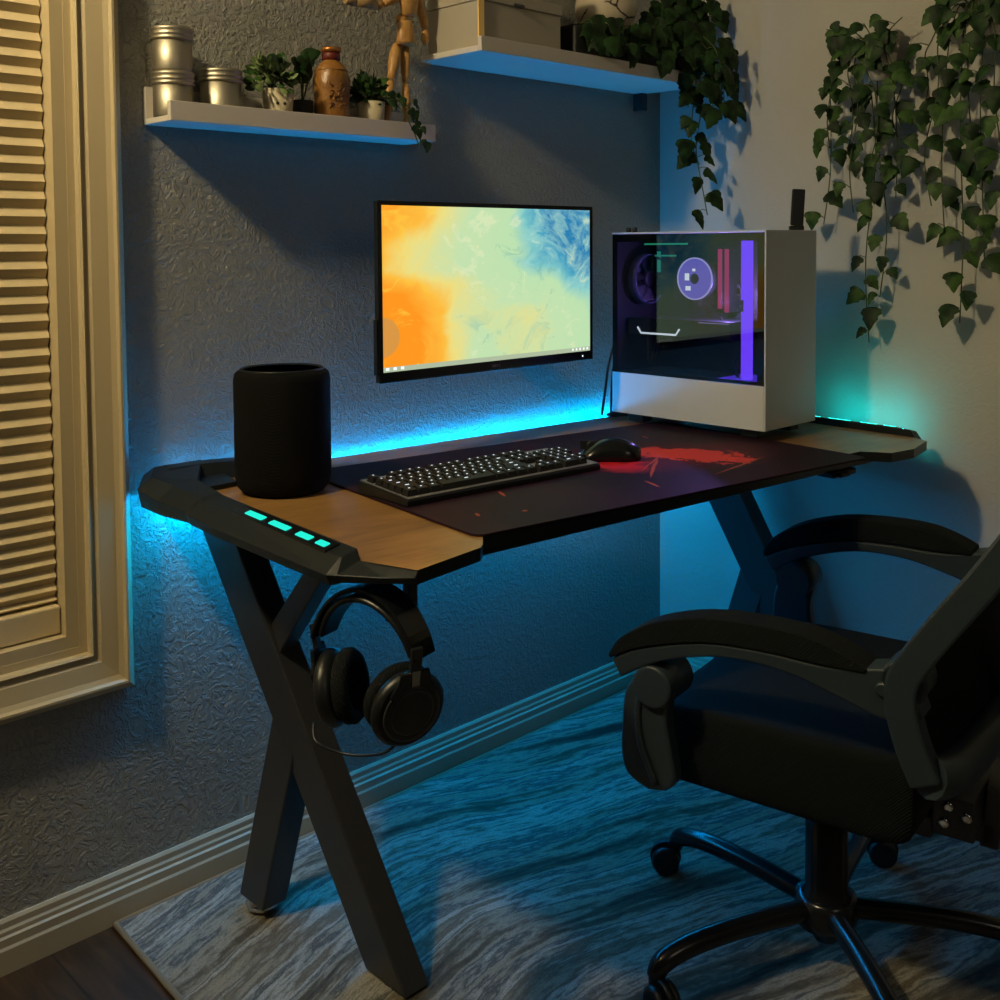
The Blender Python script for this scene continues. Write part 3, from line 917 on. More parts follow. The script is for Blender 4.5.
strap(g, arc(.090, .112, 17, 163), .024, .0030)
g.build('headband', M['black_gloss'], hs, bevel=.0018)
g = G()
strap(g, arc(.082, .100, 20, 160), [.018 + .008 * sin(pi * i / 26) for i in range(27)], .0040)
g.build('head_pad', M['black'], hs, bevel=.0035, seg=3)
for sx in (1, -1):
    ce = bpy.data.objects.new('ear_cup', None); COL.objects.link(ce); ce.parent = hs
    ce.location = (sx * .052, 0, 0)
    # outward axis tilted
    ang = radians(-26 if sx > 0 else 20)
    ce.rotation_euler = (0, radians(10 * sx), ang)
    RYm = Matrix.Rotation(pi / 2 * sx, 3, 'Y')
    g = G(); g.lathe([(.020, -.001), (.044, -.001), (.050, .004), (.0525, .010), (.0525, .016), (.048, .022), (.046, .0225), (.044, .021), (.041, .021), (.039, .0245), (.036, .0258), (.034, .0250), (.030, .0262), (.001, .0266)], (0, 0, 0), 48, 0, RYm)
    g.build('housing', M['black'], ce)
    g = G(); g.lathe([(.030, -.002), (.046, -.002), (.050, -.007), (.050, -.017), (.045, -.023), (.036, -.023), (.031, -.018), (.030, -.004)], (0, 0, 0), 40, 0, RYm)
    g.build('cushion', M['fabric'], ce)
    g = G()
    q = [(-.020, .060), (.020, .060), (.024, .045), (.034, .030), (.030, .018), (.018, .034), (-.018, .034), (-.030, .018), (-.034, .030), (-.024, .045)]
    g.prism(q, lambda p, q_, t: (t * sx, p, q_), .0225, .0285)
    g.build('yoke', M['black_gloss'], ce, bevel=.002)
    g = G(); g.box(sx * .0293 - .0008, sx * .0293 + .0008, -.006, .006, .040, .062)
    g.build('slider_plate', plain('grey metal slider', (.22, .23, .23, 1), .25, .8), ce, bevel=.002)
    g = G(); g.box(min(sx * .0225, sx * .0285), max(sx * .0225, sx * .0285), -.008, .008, .055, .092)
    g.build('slider', M['black'], ce, bevel=.001)
    g = G(); g.lathe([(.0385, .0248), (.0400, .0256), (.0415, .0248)], (0, 0, 0), 48, 0, RYm); g.lathe([(.0295, .0262), (.0305, .0270), (.0315, .0262)], (0, 0, 0), 48, 0, RYm)
    g.build('ring', M['headset_ring'], ce)
g = G()
g.tube(smooth_path([(-.078, -.03, -.045), (-.060, -.045, -.062), (-.02, -.03, -.075), (.03, -.02, -.066), (.05, -.01, -.050)]), .0020, 8)
g.build('cable', M['black'], hs)

# ------------------------------------------------------------------ office chair (local y = facing, x = its right)
CH = Vector((-.735, -.915, .0095))
chair = thing('office_chair', CH, radians(10), 'black office chair with padded armrests pulled up to the desk', 'office chair')
zo = -CH.z
# seat
g = G()
xs = [-.25, -.235, -.12, 0, .12, .235, .25]
def seat_z(x, y):
    return .440 + .014 * (abs(x) / .25) ** 2 - .03 * max(0, (y - .16) / .09) ** 2 + .010 * max(0, (-y - .1) / .12)
ys = [-.205, -.185, -.1, 0, .1, .2, .245]
vs = []; fs = []
for x in xs:
    for y in ys: vs.append((x, y, seat_z(x, y)))
ny = len(ys)
for x in xs:
    for y in ys: vs.append((x * .985, y, .325 + (.02 if y < -.2 else 0) + (.012 if y > .22 else 0)))
N = len(xs) * ny
for i in range(len(xs) - 1):
    for j in range(ny - 1):
        a = i * ny + j
        fs.append((a, a + 1, a + ny + 1, a + ny)); fs.append((N + a, N + a + ny, N + a + ny + 1, N + a + 1))
edge = [i * ny for i in range(len(xs))] + [(len(xs) - 1) * ny + j for j in range(1, ny)] + [i * ny + ny - 1 for i in range(len(xs) - 2, -1, -1)] + [j for j in range(ny - 2, 0, -1)]
for i in range(len(edge)):
    a, b = edge[i], edge[(i + 1) % len(edge)]
    fs.append((a, b, N + b, N + a))
g.add(vs, fs, 0, True)
seat = g.build('seat', M['fabric'], chair, sub=2)
g = G(); g.box(-.20, .20, -.17, .19, .306, .330); g.build('seat_pan', M['chair_frame'], chair, bevel=.006)
g = G(); g.box(-.10, .10, -.250, -.19, .290, .352); g.box(-.10, .10, -.19, .05, .280, .312); sm = g.build('seat_plate', M['metal_black'], chair, bevel=.003)
g = G()
RYl = Matrix.Rotation(-pi / 2, 3, 'Y')
for y, zz in ((-.214, .338), (-.208, .312), (-.240, .328)):
    g.lathe([(.0075, 0), (.0075, .003), (.004, .004)], (-.1005, y, zz), 14, 0, RYl)
g.build('bolts', M['chrome'], sm)
# armrests
pad_t = bez2([(.243, .551), (.222, .582), (.17, .615), (.087, .640), (-.006, .648), (-.078, .645), (-.125, .632), (-.158, .617)], 4)
pad_b = bez2([(-.155, .606), (-.093, .604), (-.006, .605), (.087, .597), (.187, .568), (.239, .541)], 4)
bar_t = bez2([(.238, .540), (.187, .567), (.087, .596), (-.006, .604), (-.093, .603), (-.155, .612), (-.205, .624)], 4)
bar_b = bez2([(-.230, .560), (-.207, .553), (-.172, .549), (-.107, .567), (-.035, .582), (.056, .581), (.153, .553), (.222, .514)], 4)
for sx in (-1, 1):
    X = -.286 if sx < 0 else .328
    dz = -.012 if sx < 0 else 0
    BT = [(y, z + dz) for y, z in bar_t + bar_b]; PT = [(y, z + dz * 1.5) for y, z in pad_t] + [(y, z + dz) for y, z in pad_b]
    g = G(); g.prism(BT, YZ, X - .024, X + .024, 0, False)
    arm = g.build('armrest', M['chair_frame'], chair, bevel=.008, seg=3)
    g = G(); g.prism(PT, YZ, X - .027, X + .027)
    g.build('arm_pad', M['fabric'], arm, bevel=.014, seg=3)
    g = G(); R3 = Matrix.Rotation(-pi / 2, 3, 'Y') if sx < 0 else Matrix.Rotation(pi / 2, 3, 'Y')
    g.lathe([(.033, -.045), (.033, .030), (.031, .033), (.027, .0335), (.001, .034)], (X - sx * .008, .168, .510 + dz), 36, 0, R3)
    g.build('pivot_knob', M['chair_frame'], arm)
    g = G(); g.lathe([(.010, 0), (.010, .004), (.007, .006)], (X + sx * .024, -.178, .578), 20, 0, R3)
    g.lathe([(.031, -.03), (.031, .021), (.027, .024)], (X, -.203, .590), 28, 0, R3)
    g.build('rear_hinge', M['chair_frame'], arm)
    post = bez2([(.205, .505), (.222, .47), (.226, .42), (.227, .375), (.215, .345), (.180, .330)], 4) + bez2([(.150, .336), (.134, .355), (.140, .40), (.148, .45), (.140, .49)], 4)
    g = G(); g.prism(post, YZ, X - .014, X + .014)
    g.build('arm_post', M['chair_frame'], arm, bevel=.006, seg=3)
    ridge = bez2([(.188, .50), (.196, .45), (.190, .40), (.165, .345)], 4)
    g = G(); g.tube([(X + sx * .015, y, z) for y, z in ridge], .006, 8); g.build('post_ridge', M['chair_frame'], arm)
    g = G(); g.box(min(sx * .21, X), max(sx * .21, X), .150, .205, .340, .352); g.build('post_bracket', M['metal_black'], arm)
# back frame : two rails, crossbar, top bar
def rail_path(sx):
    return smooth_path([(sx * .300, -.235, .462), (sx * .303, -.212, .520), (sx * .303, -.202, .585), (sx * .300, -.232, .645), (sx * .290, -.312, .760), (sx * .278, -.385, .880), (sx * .265, -.440, 1.00), (sx * .25, -.480, 1.12)], 5)
for sx in (-1, 1):
    g = G()
    P = rail_path(sx)
    rows = []
    for i, p in enumerate(P):
        d = (P[min(i + 1, len(P) - 1)] - P[max(i - 1, 0)]).normalized()
        nn = Vector((0, -d.z, d.y)).normalized()
        rows.append([p + Vector((-.016, 0, 0)) + nn * .021, p + Vector((.016, 0, 0)) + nn * .021, p + Vector((.016, 0, 0)) - nn * .021, p + Vector((-.016, 0, 0)) - nn * .021])
    for j in range(len(rows) - 1): g.hexa([tuple(v) for v in rows[j]], [tuple(v) for v in rows[j + 1]])
    g.build('back_rail', M['chair_frame'], chair, bevel=.004)
g = G()
g.tube(smooth_path([(-.300, -.236, .470), (-.25, -.252, .462), (-.12, -.268, .466), (.12, -.268, .466), (.25, -.252, .462), (.300, -.236, .470)], 6), .026, 12, 0, 1.1)
g.build('back_crossbar', M['chair_frame'], chair)
g = G(); g.tube(smooth_path([(-.25, -.480, 1.12), (-.15, -.495, 1.15), (.15, -.495, 1.15), (.25, -.480, 1.12)], 6), .018, 10); g.build('back_top_bar', M['chair_frame'], chair)
g = G()
L1, L2 = rail_path(-1), rail_path(1)
vs = []; nx = 8
for a, b in zip(L1, L2):
    for i in range(nx + 1):
        t = i / nx
        p = a.lerp(b, t); p.y -= .030 * sin(pi * t)
        vs.append(tuple(p))
fs = [(r * (nx + 1) + i, r * (nx + 1) + i + 1, (r + 1) * (nx + 1) + i + 1, (r + 1) * (nx + 1) + i) for r in range(len(L1) - 1) for i in range(nx)]
g.add(vs, fs, 0, True); g.add([(x, y - .006, z) for x, y, z in vs], [f[::-1] for f in fs], 0, True)
g.build('back_mesh', M['fabric_mesh'], chair)
g = G(); g.hexa([(-.045, -.245, .262), (.045, -.245, .262), (.045, -.272, .262), (-.045, -.272, .262)], [(-.045, -.285, .62), (.045, -.285, .62), (.045, -.315, .62), (-.045, -.315, .62)])
g.hexa([(-.045, -.10, .300), (.045, -.10, .300), (.045, -.27, .262), (-.045, -.27, .262)], [(-.045, -.10, .318), (.045, -.10, .318), (.045, -.27, .30), (-.045, -.27, .30)])
g.build('back_bracket', M['metal_black'], chair, bevel=.003)
# column and star base
g = G(); g.lathe([(.038, .055), (.040, .075), (.040, .115), (.034, .125), (.034, .23), (.027, .235), (.027, .282)], (-.047, -.014, 0), 32)
g.build('gas_column', M['chair_gloss'], chair)
g = G(); g.lathe([(.020, .035), (.022, .055), (.048, .062), (.052, .080), (.048, .108), (.041, .112)], (-.047, -.014, 0), 32)
g.build('base_hub', M['chair_gloss'], chair)
BC = Vector((-.047, -.014, 0))
for k_, off in enumerate((-9, 5, 12, -2, 4)):
    a = radians(14 - 10 + 72 * k_)
    d = Vector((cos(a), sin(a), 0))
    g = G()
    P = smooth_path([BC + d * .035 + Vector((0, 0, .090)), BC + d * .16 + Vector((0, 0, .093)), BC + d * .252 + Vector((0, 0, .088)), BC + d * .306 + Vector((0, 0, .074)), BC + d * .322 + Vector((0, 0, .052))], 6)
    g.tube(P, [.0165] * (len(P) - 6) + [.016, .0155, .015, .0145, .014, .0135], 14)
    lg = g.build('leg', M['chair_gloss'], chair)
    ca = a + radians(off * 8)
    cc = BC + d * .322 + Vector((cos(ca), sin(ca), 0)) * .018
    ax = Vector((-sin(ca), cos(ca), 0))
    R3 = Vector((0, 0, 1)).rotation_difference(ax).to_matrix()
    g = G()
    for s_ in (-1, 1):
        m0, m1 = (.006, .021) if s_ > 0 else (-.021, -.006)
        g.lathe([(.020, m0), (.0255, m0 + .003), (.0255, m1 - .003), (.020, m1)], (cc.x, cc.y, .0262), 24, 0, R3)
    g.lathe([(.028, -.0055), (.0285, 0), (.028, .0055)], (cc.x, cc.y, .030), 24, 0, R3)
    g.tube([BC + d * .322 + Vector((0, 0, .028)), BC + d * .322 + Vector((0, 0, .060))], .010, 12)
    g.build('caster', M['black'], lg)

# ------------------------------------------------------------------ shelves
s1 = thing('picture_ledge', (-1.473, 0, 1.397), 0, 'short white ledge holding tins, small plants and a bottle', 'shelf')
SL = .590
ZS = .010
G().box(0, SL, -.0885, -.0105, 0, ZS).build('shelf_board', M['shelf'], s1, bevel=.001)
G().box(0, SL, -.010, -.0005, 0, .066).build('back_rail', M['shelf'], s1, bevel=.001)
G().box(0, SL, -.100, -.089, 0, .034).build('front_lip', M['shelf'], s1, bevel=.001)
ZA = 1.397 + ZS + .0003
s2 = thing('wall_shelf', (-.846, 0, 1.575), 0, 'longer white ledge in the corner holding boxes and dark ivy', 'shelf')
SL2 = .760
G().box(0, SL2, -.189, -.0105, 0, .012).build('shelf_board', M['shelf'], s2, bevel=.001)
G().box(.03, SL2, -.010, -.0005, 0, .05).build('back_rail', M['shelf'], s2, bevel=.001)
G().box(0, SL2, -.200, -.1895, 0, .030).build('front_lip', M['shelf'], s2, bevel=.001)
G().box(SL2 - .03, SL2 - .006, -.03, -.0005, -.045, -.0003).build('wall_bracket', M['metal_black'], s2, bevel=.002)
ZB = 1.575 + .0123

# tins
def tin(loc, r, h, label, sc=1):
    t = thing('storage_tin', loc, random.random(), label, 'tin', 'metal tins on the short ledge')
    g = G(); g.lathe([(.001, 0), (r * .96, 0), (r * .98, .003), (r * .98, h - .004)], n=40); g.build('body', M['steel'], t)
    lh = .024
    g = G(); g.lathe([(r * .98, h - lh), (r * 1.03, h - lh + .001), (r * 1.08, h - lh + .003), (r * 1.08, h - lh + .005), (r * 1.0, h - lh + .0075), (r * 1.08, h - lh + .010), (r * 1.08, h - lh + .012), (r * 1.0, h - lh + .0145), (r * 1.07, h - .006), (r * 1.07, h - .003), (r * 1.02, h), (r * .94, h), (r * .92, h - .003), (.001, h - .003)], n=40)
    g.build('lid', M['steel'], t)
    return t
tin((-1.441, -.049, ZA), .0345, .078, 'lower brushed metal tin of the stack of two on the short ledge')
tin((-1.441, -.049, ZA + .0783), .0345, .076, 'upper brushed metal tin sitting on another tin')
tin((-1.348, -.049, ZA), .0375, .092, 'single brushed metal tin standing between stacked tins and plant')

# leaves
def ivy_leaf(g, base, d, nrm, L, mi=0, lob=True):
    d = Vector(d).normalized(); nrm = Vector(nrm)
    sd = d.cross(nrm)
    if sd.length < 1e-4: sd = d.orthogonal()
    sd.normalize(); nrm = sd.cross(d).normalized()
    if lob:
        out = [(0, .04), (.20, -.10), (.42, -.02), (.50, .18), (.34, .34), (.36, .48), (.22, .66), (.10, .88), (0, 1.0)]
    else:
        out = [(0, 0), (.18, .10), (.30, .30), (.33, .50), (.26, .72), (.12, .90), (0, 1.0)]
    fold = .22 + .2 * random.random(); curl = .15 + .3 * random.random()
    def P(a, b):
        zz = -abs(a) * fold - curl * (b - .3) ** 2 * (1 if b > .3 else .3)
        return tuple(Vector(base) + sd * (a * L) + d * (b * L) + nrm * (zz * L))
    n = len(out)
    mid = [P(0, b) for a, b in out]
    for sgn in (1, -1):
        rim = [P(a * sgn, b) for a, b in out]
        vs = mid + rim
        fs = []
        for i in range(n - 1):
            f = [i, i + 1, n + i + 1, n + i]
            if i == n - 2: f = [i, i + 1, n + i]
            if i == 0: f = [0, 1, n + 1]
            fs.append(f if sgn < 0 else f[::-1])
        g.add(vs, fs, mi, True)

def plant_parts(parent, strands, size, mats, face, lobed=True, step=.032, spread=.028, seed=1):
    """strands: polylines; leaves placed along them, facing roughly 'face'"""
    random.seed(seed)
    lf = G(); stm = G()
    for path in strands:
        P = smooth_path(path, 5)
        stm.tube(P, .0014, 5)
        acc = 0; side = 1
        for i in range(1, len(P)):
            acc += (P[i] - P[i - 1]).length
            if acc >= step:
                acc = -random.random() * step * .5
                side = -side
                f = Vector(face)
                lat = f.cross(Vector((0, 0, 1))).normalized()
                off = lat * side * spread * (.3 + .9 * random.random()) + f * random.uniform(.0, .03) + Vector((0, 0, random.uniform(-.005, .012)))
                b = P[i] + off
                stm.tube([P[i], P[i] + off * .6 + Vector((0, 0, .004)), b], .0009, 4)
                dr = Vector((0, 0, -1)) + lat * side * random.uniform(-.2, .9) + f * random.uniform(0, .5)
                nr = f + lat * random.uniform(-.5, .5) + Vector((0, 0, random.uniform(0, .7)))
                ivy_leaf(lf, b, dr, nr, size * random.uniform(.65, 1.2), 0 if random.random() < .6 else 1, lobed)
    a = lf.build('foliage', mats, parent)
    b = stm.build('vines', M['stem'], parent)
    return a, b

# small potted plants on the ledge
def pot_prof(r0, r1, h, t=.003):
    return [(.001, 0), (r0, 0), (r1, h), (r1 - t, h), (r1 - t * 1.5, h - .010), (.001, h - .010)]
p1 = thing('potted_plant', (-1.231, -.053, ZA), 0, 'bushy grey green plant in cream pot with tiny face on the short ledge', 'plant')
G().lathe(pot_prof(.024, .030, .068), n=32).build('pot', M['pot'], p1)
g = G()
for dx in (-.007, .005):
    zz = .040; y = -sqrt(.0278 ** 2 - dx ** 2)
    g.ball((dx - .008, -sqrt(.0268 ** 2 - (dx - .008) ** 2), zz), .0030, n=8)
g.build('face_dots', M['pot_dark'], p1)
def bush(parent, c, r, n, size, mats, lobed, seed, up=.8, drop=0):
    random.seed(seed)
    lf = G(); st = G()
    for i in range(n):
        a = random.uniform(0, 2 * pi); e = random.uniform(-.25, 1.3)
        d = Vector((cos(a) * cos(e), sin(a) * cos(e) * .55, sin(e) * up))
        p = Vector(c) + Vector((d.x * r[0], d.y * r[1], d.z * r[2])) * random.uniform(.45, 1)
        if i % 4 == 0: st.tube([Vector(c) * 1.0 - Vector((0, 0, .012)), (Vector(c) + p) / 2 + Vector((0, 0, .008)), p], .0010, 4)
        ivy_leaf(lf, p, d + Vector((random.uniform(-.5, .5), random.uniform(-.5, .2), random.uniform(-.6, .3))), Vector((random.uniform(-.4, .4), -.9, .6)), size * random.uniform(.7, 1.25), random.randrange(len(mats)), lobed)
    return lf.build('foliage', mats, parent), st.build('stems', M['stem'], parent)
bush(p1, (-.019, -.006, .078), (.047, .05, .058), 130, .021, [M['sage'], M['ivy']], False, 3)
p2 = thing('potted_ivy', (-1.012, -.053, ZA), 0, 'small ivy in cream pot trailing over the ledge front beside wooden figure', 'plant')
G().lathe(pot_prof(.0225, .0275, .064), n=32).build('pot', M['pot'], p2)
bush(p2, (-.010, -.004, .074), (.038, .045, .050), 90, .020, [M['ivy_dark'], M['ivy']], True, 5)
plant_parts(p2, [[(.01, -.02, .075), (.045, -.048, .062), (.066, -.062, .020), (.074, -.066, -.030)], [(.0, -.02, .075), (.03, -.052, .050), (.052, -.064, .010), (.066, -.066, -.020)], [(.02, -.01, .08), (.055, -.040, .06), (.070, -.056, .034)]], .021, [M['ivy_dark'], M['ivy']], (0, -1, .2), True, .012, .010, 9)
p3 = thing('dark_potted_plant', (-1.165, -.034, ZA), 0, 'dark green broad leaved plant tucked behind the brown bottle', 'plant')
G().lathe(pot_prof(.018, .022, .055), n=24).build('pot', M['pot_dark'], p3)
g = G(); random.seed(4); st = G()
for i in range(11):
    a = random.uniform(-1.7, .1); rr = random.uniform(.004, .032)
    p = Vector((-.004 + .7 * rr * cos(a) * 1.1, abs(rr) * -.25, .085 + random.uniform(0, .055)))
    st.tube([(0, 0, .045), p], .0012, 4)
    ivy_leaf(g, p, Vector((random.uniform(-.7, .7), -.2, random.uniform(-.3, .8))), (0, -1, .3), random.uniform(.030, .044), 0, False)
g.build('foliage', [M['ivy_dark']], p3); st.build('stems', M['stem'], p3)

# bottle
bt = thing('stoneware_bottle', (-1.107, -.050, ZA), 0, 'brown glazed embossed bottle with red neck band on the short ledge', 'bottle')
g = G(); g.lathe([(.001, 0), (.031, 0), (.033, .004), (.034, .05), (.036, .085), (.0355, .100), (.031, .118), (.024, .128), (.0165, .134), (.0155, .136)], n=40); g.build('body', M['terracotta'], bt)
random.seed(12)
g = G()
for i in range(26):
    a = -pi / 2 + random.uniform(-.75, .75); zz = random.uniform(.045, .105)
    rr = .0345 + .0015 * (zz - .05) / .05
    pts = [(rr * cos(a + .1 * j * random.choice((-1, 1))), rr * sin(a + .1 * j), zz + .004 * sin(j * 1.6 + i)) for j in range(4)]
    g.tube(smooth_path(pts, 3), .0014, 5)
g.build('emboss', M['terracotta'], bt)
g = G(); g.lathe([(.0158, .1360), (.0175, .137), (.0178, .148), (.016, .151)], n=32); g.build('neck_band', M['label_red'], bt)
g = G(); g.lathe([(.016, .1512), (.0195, .153), (.020, .158), (.018, .161), (.001, .161)], n=32); g.build('cap', M['copper_cap'], bt)
g = G(); g.lathe([(.0322, .1150), (.0332, .1158), (.0322, .1166), (.0305, .1166)], n=40); g.build('ridge', M['terracotta'], bt)

# wooden artist figure (world coordinates minus its base)
mo_ = Vector((-.925, -.055, ZA))
mn = thing('wooden_figure', mo_, 0, 'jointed wooden artist figure standing at the end of the short ledge', 'artist figure')
def spindle(g, a, b, rs, n=16):
    a, b = Vector(a), Vector(b)
    P = [a.lerp(b, i / (len(rs) - 1)) for i in range(len(rs))]
    g.tube(P, list(rs), n)
W2 = lambda x, y, z: (x - mo_.x, y - mo_.y, z - mo_.z)
def limb(name, a, b, rs, par=mn):
    g = G(); spindle(g, W2(*a), W2(*b), rs); g.ball(W2(*a), rs[0] * 1.0, n=8); return g.build(name, M['mannequin'], par)
yb = -.040
g = G(); g.lathe([(.001, 1.595 - mo_.z), (.021, 1.595 - mo_.z), (.0225, 1.602 - mo_.z), (.020, 1.620 - mo_.z), (.0165, 1.640 - mo_.z), (.013, 1.645 - mo_.z)], (-.923 - mo_.x, 0, 0), 24, 0, Matrix.Diagonal((1, .7, 1))); g.build('pelvis', M['mannequin'], mn)
g = G(); g.ball(W2(-.921, yb, 1.651), .0125, n=10); g.build('waist', M['mannequin'], mn)
g = G(); g.lathe([(.010, 1.654 - mo_.z), (.0175, 1.659 - mo_.z), (.022, 1.680 - mo_.z), (.027, 1.705 - mo_.z), (.028, 1.722 - mo_.z), (.020, 1.735 - mo_.z), (.009, 1.739 - mo_.z)], (-.914 - mo_.x, 0, 0), 24, 0, Matrix.Diagonal((1, .65, 1))); g.build('chest', M['mannequin'], mn)
g = G(); g.ball(W2(-.914, yb, 1.744), .009, n=8); g.ball(W2(-.914, yb, 1.776), .021, n=12, sq=(.85, .9, 1.25)); g.build('head', M['mannequin'], mn)
limb('thigh', (-.936, yb, 1.592), (-.957, yb - .006, 1.520), (.0095, .0125, .0115, .009, .0075))
limb('thigh', (-.913, yb, 1.592), (-.913, yb, 1.520), (.0085, .0105, .010, .0085, .0065))
limb('shin', (-.957, yb - .006, 1.516), (-.966, yb, 1.434), (.0075, .0105, .0095, .0075, .006))
limb('shin', (-.913, yb, 1.516), (-.909, yb, 1.430), (.0070, .0098, .009, .0075, .006))
for x in (-.967, -.908):
    g = G(); g.hexa([W2(x - .009, yb + .010, ZA + .0002), W2(x + .009, yb + .010, ZA + .0002), W2(x + .008, yb - .028, ZA + .0002), W2(x - .008, yb - .028, ZA + .0002)], [W2(x - .006, yb + .006, 1.428), W2(x + .006, yb + .006, 1.428), W2(x + .006, yb - .024, 1.414), W2(x - .006, yb - .024, 1.414)])
    g.build('foot', M['mannequin'], mn, bevel=.003)
limb('upper_arm', (-.881, yb, 1.722), (-.872, yb, 1.688), (.0085, .0095, .008, .007))
limb('forearm', (-.872, yb, 1.685), (-.862, yb - .004, 1.640), (.0075, .0098, .009, .0065))
g = G(); spindle(g, W2(-.862, yb - .004, 1.636), W2(-.867, yb - .010, 1.602), (.006, .0085, .0085, .004)); g.build('hand', M['mannequin'], mn)
limb('upper_arm', (-.944, yb, 1.722), (-.945, yb - .012, 1.692), (.0085, .0095, .008, .007))
limb('forearm', (-.945, yb - .012, 1.689), (-.980, yb - .014, 1.672), (.0075, .0098, .009, .0070))
g = G(); spindle(g, W2(-.983, yb - .014, 1.670), W2(-1.004, yb - .014, 1.662), (.006, .0085, .0085, .006)); g.build('hand', M['mannequin'], mn)
rd = thing('wooden_rod', (-1.010, -.060, 1.663), 0, 'pale wooden rod with end cap held out by the wooden figure', 'rod')
g = G(); g.tube([(0, -.009, 0), (-.050, -.004, .002)], [.010, .0115], 18); g.build('shaft', M['rod'], rd)
g = G(); g.tube([(-.0503, -.004, .002), (-.070, -.002, .003)], [.0125, .011], 18); g.build('end_cap', M['rod'], rd, bevel=.002)

# boxes on the wall shelf
def storage_box(loc, w, d, h, label, trim):
    t = thing('storage_box', loc, 0, label, 'box', 'cream boxes on the corner shelf')
    G().box(0, w, 0, d, 0, h * .80).build('body', M['box'], t, bevel=.002)
    G().box(-.003, w + .003, -.003, d + .003, h * .8 + .0003, h).build('lid', M['box'], t, bevel=.002)
    if trim:
        G().box(-.0065, .010, -.0065, -.0032, h * .15, h + .002).build('corner_trim', M['gold'], t, bevel=.001)
        g = G(); g.box(w * .40, w * .52, -.006, -.0035, h * .80, h * .80 + .006); g.tube([(w * .42, -.0075, h * .80 + .003), (w * .46, -.010, h * .80 - .002), (w * .50, -.0075, h * .80 + .003)], .0015, 6)
        g.build('latch', M['metal_black'], t)
    return t
storage_box((-.832, -.178, ZB), .246, .160, .118, 'cream lidded box with brass corner strip on the corner shelf', True)
storage_box((-.812, -.150, ZB + .1185), .200, .125, .095, 'smaller cream box stacked on top of the brass trimmed box', False)

# trough with hanging ivy, ball on it
iv = thing('trailing_ivy', (-.34, -.10, ZB), 0, 'dark ivy in black trough trailing from the corner shelf end', 'plant')
g = G(); g.box(-.20, .235, -.080, .075, 0, .085); g.build('pot', M['pot_dark'], iv, bevel=.006)
g = G(); g.box(-.19, .225, -.070, .065, .0852, .088); g.build('soil', M['soil'], iv)
strands = []
random.seed(21)
for i in range(10):
    x0 = random.uniform(.10, .22); x1 = random.uniform(.16, .29)
    yo = -.09 - random.uniform(0, .09)
    zz = random.uniform(-.10, .02)
    strands.append([(x0, -.02, .10), (x0 + .02, -.075, .13), (x1, yo, .07), (x1 + random.uniform(-.02, .02), yo - .01, zz)])
strands += [[(.20, -.05, .10), (.225, -.105, .02), (.222, -.115, -.08), (.218, -.105, -.17), (.212, -.125, -.25), (.200, -.152, -.335)],
            [(.19, -.05, .10), (.205, -.110, .02), (.198, -.110, -.07), (.205, -.10, -.15), (.214, -.118, -.21)],
            [(.16, -.05, .10), (.12, -.112, .06), (.10, -.118, .01)],
            [(.17, -.05, .10), (.18, -.112, .04), (.165, -.118, -.03), (.175, -.112, -.07)]]
for i in range(16):
    x0 = random.uniform(-.19, .10); h_ = random.uniform(.0, .05) if x0 < .09 else .1
    strands.append([(x0, -.06, .092), (x0 + random.uniform(-.02, .02), -.086, .096), (x0 + random.uniform(-.03, .03), -.094, .03 + .5 * h_)])
for i in range(14):
    x0 = random.uniform(.14, .24)
    strands.append([(x0, -.02, .095), (x0 + random.uniform(-.02, .04), -.06, .12 + random.uniform(0, .1)), (x0 + random.uniform(-.02, .07), -.10, .10 + random.uniform(0, .12))])
for i in range(7):
    x0 = random.uniform(.15, .24)
    strands.append([(x0, -.02, .09), (x0 + random.uniform(-.03, .04), -.05, .15), (x0 + random.uniform(-.05, .06), -.08, .19)])
plant_parts(iv, strands, .047, [M['ivy_dark'], M['ivy_dark']], (-.45, -.85, .15), True, .020, .026, 22)

bl = thing('ceramic_ball', (-.335, -.095, ZB + .0882 + .0745), 0, 'round cream ball with dark cracks resting on the black trough', 'ball')
g = G(); g.ball((0, 0, 0), .074, n=20); g.build('shell', M['ball'], bl)
g = G(); g.lathe([(.010, .072), (.012, .074), (.008, .080), (.001, .081)], n=16); g.build('stub', M['pot_dark'], bl)

# hanging ivy planters on the right wall (pots fixed to the wall)
def wall_planter(y, z, label, strands, seed, size=.042):
    t = thing('wall_planter', (-.001, y, z), 0, label, 'hanging plant', 'ivy planters on the beige wall')
    g = G(); g.lathe(pot_prof(.030, .040, .060), (-.048, 0, -.045), 32); g.build('pot', M['pot_white'], t)
    g = G(); g.box(-.012, 0, -.012, .012, -.045, .025); g.build('wall_hook', M['pot_white'], t)
    plant_parts(t, [[(a, b - y, c - z) for a, b, c in s] for s in strands], size, [M['ivy'], M['ivy_dark'], M['ivy']][:2], (-.85, -.15, .25), True, .029, .022, seed)
    return t
def hang(seed, cy, cz, ends):
    random.seed(seed); out = []
    for y1, z1, x in ends:
        ym = cy + (y1 - cy) * .8
        out.append([(-.05, cy, cz + .01), (-.085, cy + (y1 - cy) * .4, cz + .035), (x - .02, ym, cz - .03), (x - .005, y1 + random.uniform(-.02, .02), cz - .35 * (cz - z1)), (x, y1 + random.uniform(-.02, .02), cz - .7 * (cz - z1)), (x, y1, z1)])
    return out
e1 = [(-.515, 1.225, -.05), (-.535, 1.40, -.06), (-.575, 1.38, -.06), (-.60, 1.25, -.07), (-.63, .955, -.05), (-.655, 1.06, -.05), (-.69, 1.28, -.05), (-.70, 1.40, -.05), (-.64, 1.35, -.08)]
st1 = hang(31, -.645, 1.600, e1)
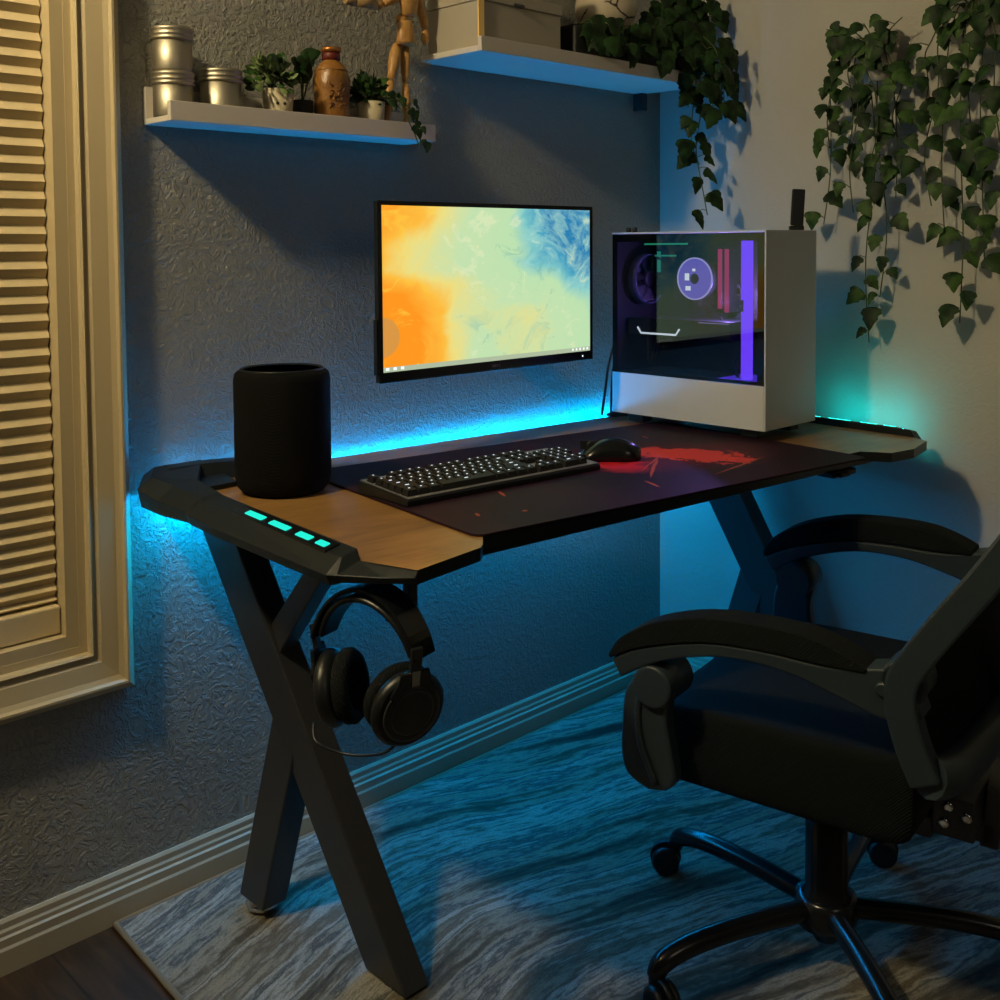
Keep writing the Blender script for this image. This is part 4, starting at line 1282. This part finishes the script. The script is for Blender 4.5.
for dy in (-.07, -.03, .02, .07, .11): st1.append([(-.05, -.645, 1.60), (-.07, -.645 + dy * .5, 1.645), (-.08, -.645 + dy, 1.668)])
wall_planter(-.645, 1.585, 'ivy in small white pot hanging on beige wall, nearer the computer tower', st1, 33)
e2 = [(-.750, 1.47, -.05), (-.775, 1.26, -.06), (-.80, 1.20, -.05), (-.835, 1.01, -.05), (-.86, 1.32, -.06), (-.885, 1.14, -.05), (-.92, 1.20, -.06), (-.97, 1.30, -.05), (-1.0, 1.42, -.06)]
st2 = hang(41, -.875, 1.640, e2)
for dy in (-.09, -.04, .02, .07, .12): st2.append([(-.05, -.875, 1.64), (-.07, -.875 + dy * .5, 1.69), (-.08, -.875 + dy, 1.715)])
wall_planter(-.875, 1.625, 'ivy in white wall pot farther from the computer tower, cut by frame edge', st2, 43, .045)

# ------------------------------------------------------------------ light
lamp = bpy.data.lights.new('warm ceiling lamp', 'POINT')
lamp.energy = 76; lamp.color = (1.0, .82, .49); lamp.shadow_soft_size = .07
lo = bpy.data.objects.new('ceiling_lamp', lamp); COL.objects.link(lo); lo.location = (-2.62, -.44, 2.33)

fill = bpy.data.lights.new('dim hall light', 'POINT')  # unseen fill added behind the camera to lift the front faces
fill.energy = 10; fill.color = (1.0, .88, .70); fill.shadow_soft_size = .35
ho = bpy.data.objects.new('fill_lamp', fill); COL.objects.link(ho); ho.location = (-1.75, -3.3, 2.1)
case_fill = bpy.data.lights.new('violet case fill', 'POINT')  # added light inside the case, spreads violet over interior, mat and wall
case_fill.energy = 5.0; case_fill.color = (.38, .22, 1.0); case_fill.shadow_soft_size = .015
fo_ = bpy.data.objects.new('tower_violet_fill', case_fill); COL.objects.link(fo_); fo_.location = (-.345, -.44, 1.06)
wd = bpy.data.worlds.new('dim room'); SC.world = wd
wd.use_nodes = True
wd.node_tree.nodes['Background'].inputs[0].default_value = (1.0, .80, .55, 1)
wd.node_tree.nodes['Background'].inputs[1].default_value = .02

# ------------------------------------------------------------------ camera
cam = bpy.data.cameras.new('camera')
co = bpy.data.objects.new('camera', cam); COL.objects.link(co)
pitch, roll, yaw = .0503, -.0074, .7702
F = Vector((sin(yaw) * cos(pitch), cos(yaw) * cos(pitch), -sin(pitch)))
R = Vector((cos(yaw), -sin(yaw), 0)); Uv = R.cross(F)
R2 = R * cos(roll) + Uv * sin(roll); U2 = Uv * cos(roll) - R * sin(roll)
mw = Matrix((R2, U2, -F)).transposed().to_4x4()
mw.translation = (-2.3607, -1.81, 1.1811)
co.matrix_world = mw
cam.sensor_fit = 'HORIZONTAL'; cam.sensor_width = 36
cam.lens = 1085.83 / 1000 * 36
cam.shift_x = 0; cam.shift_y = -(500 - 300.468) / 1000
cam.clip_start = .02
SC.camera = co
vs_ = SC.view_settings
vs_.view_transform = 'Standard'; vs_.look = 'None'; vs_.exposure = 0; vs_.gamma = 1
try: vs_.use_curve_mapping = False
except Exception: pass
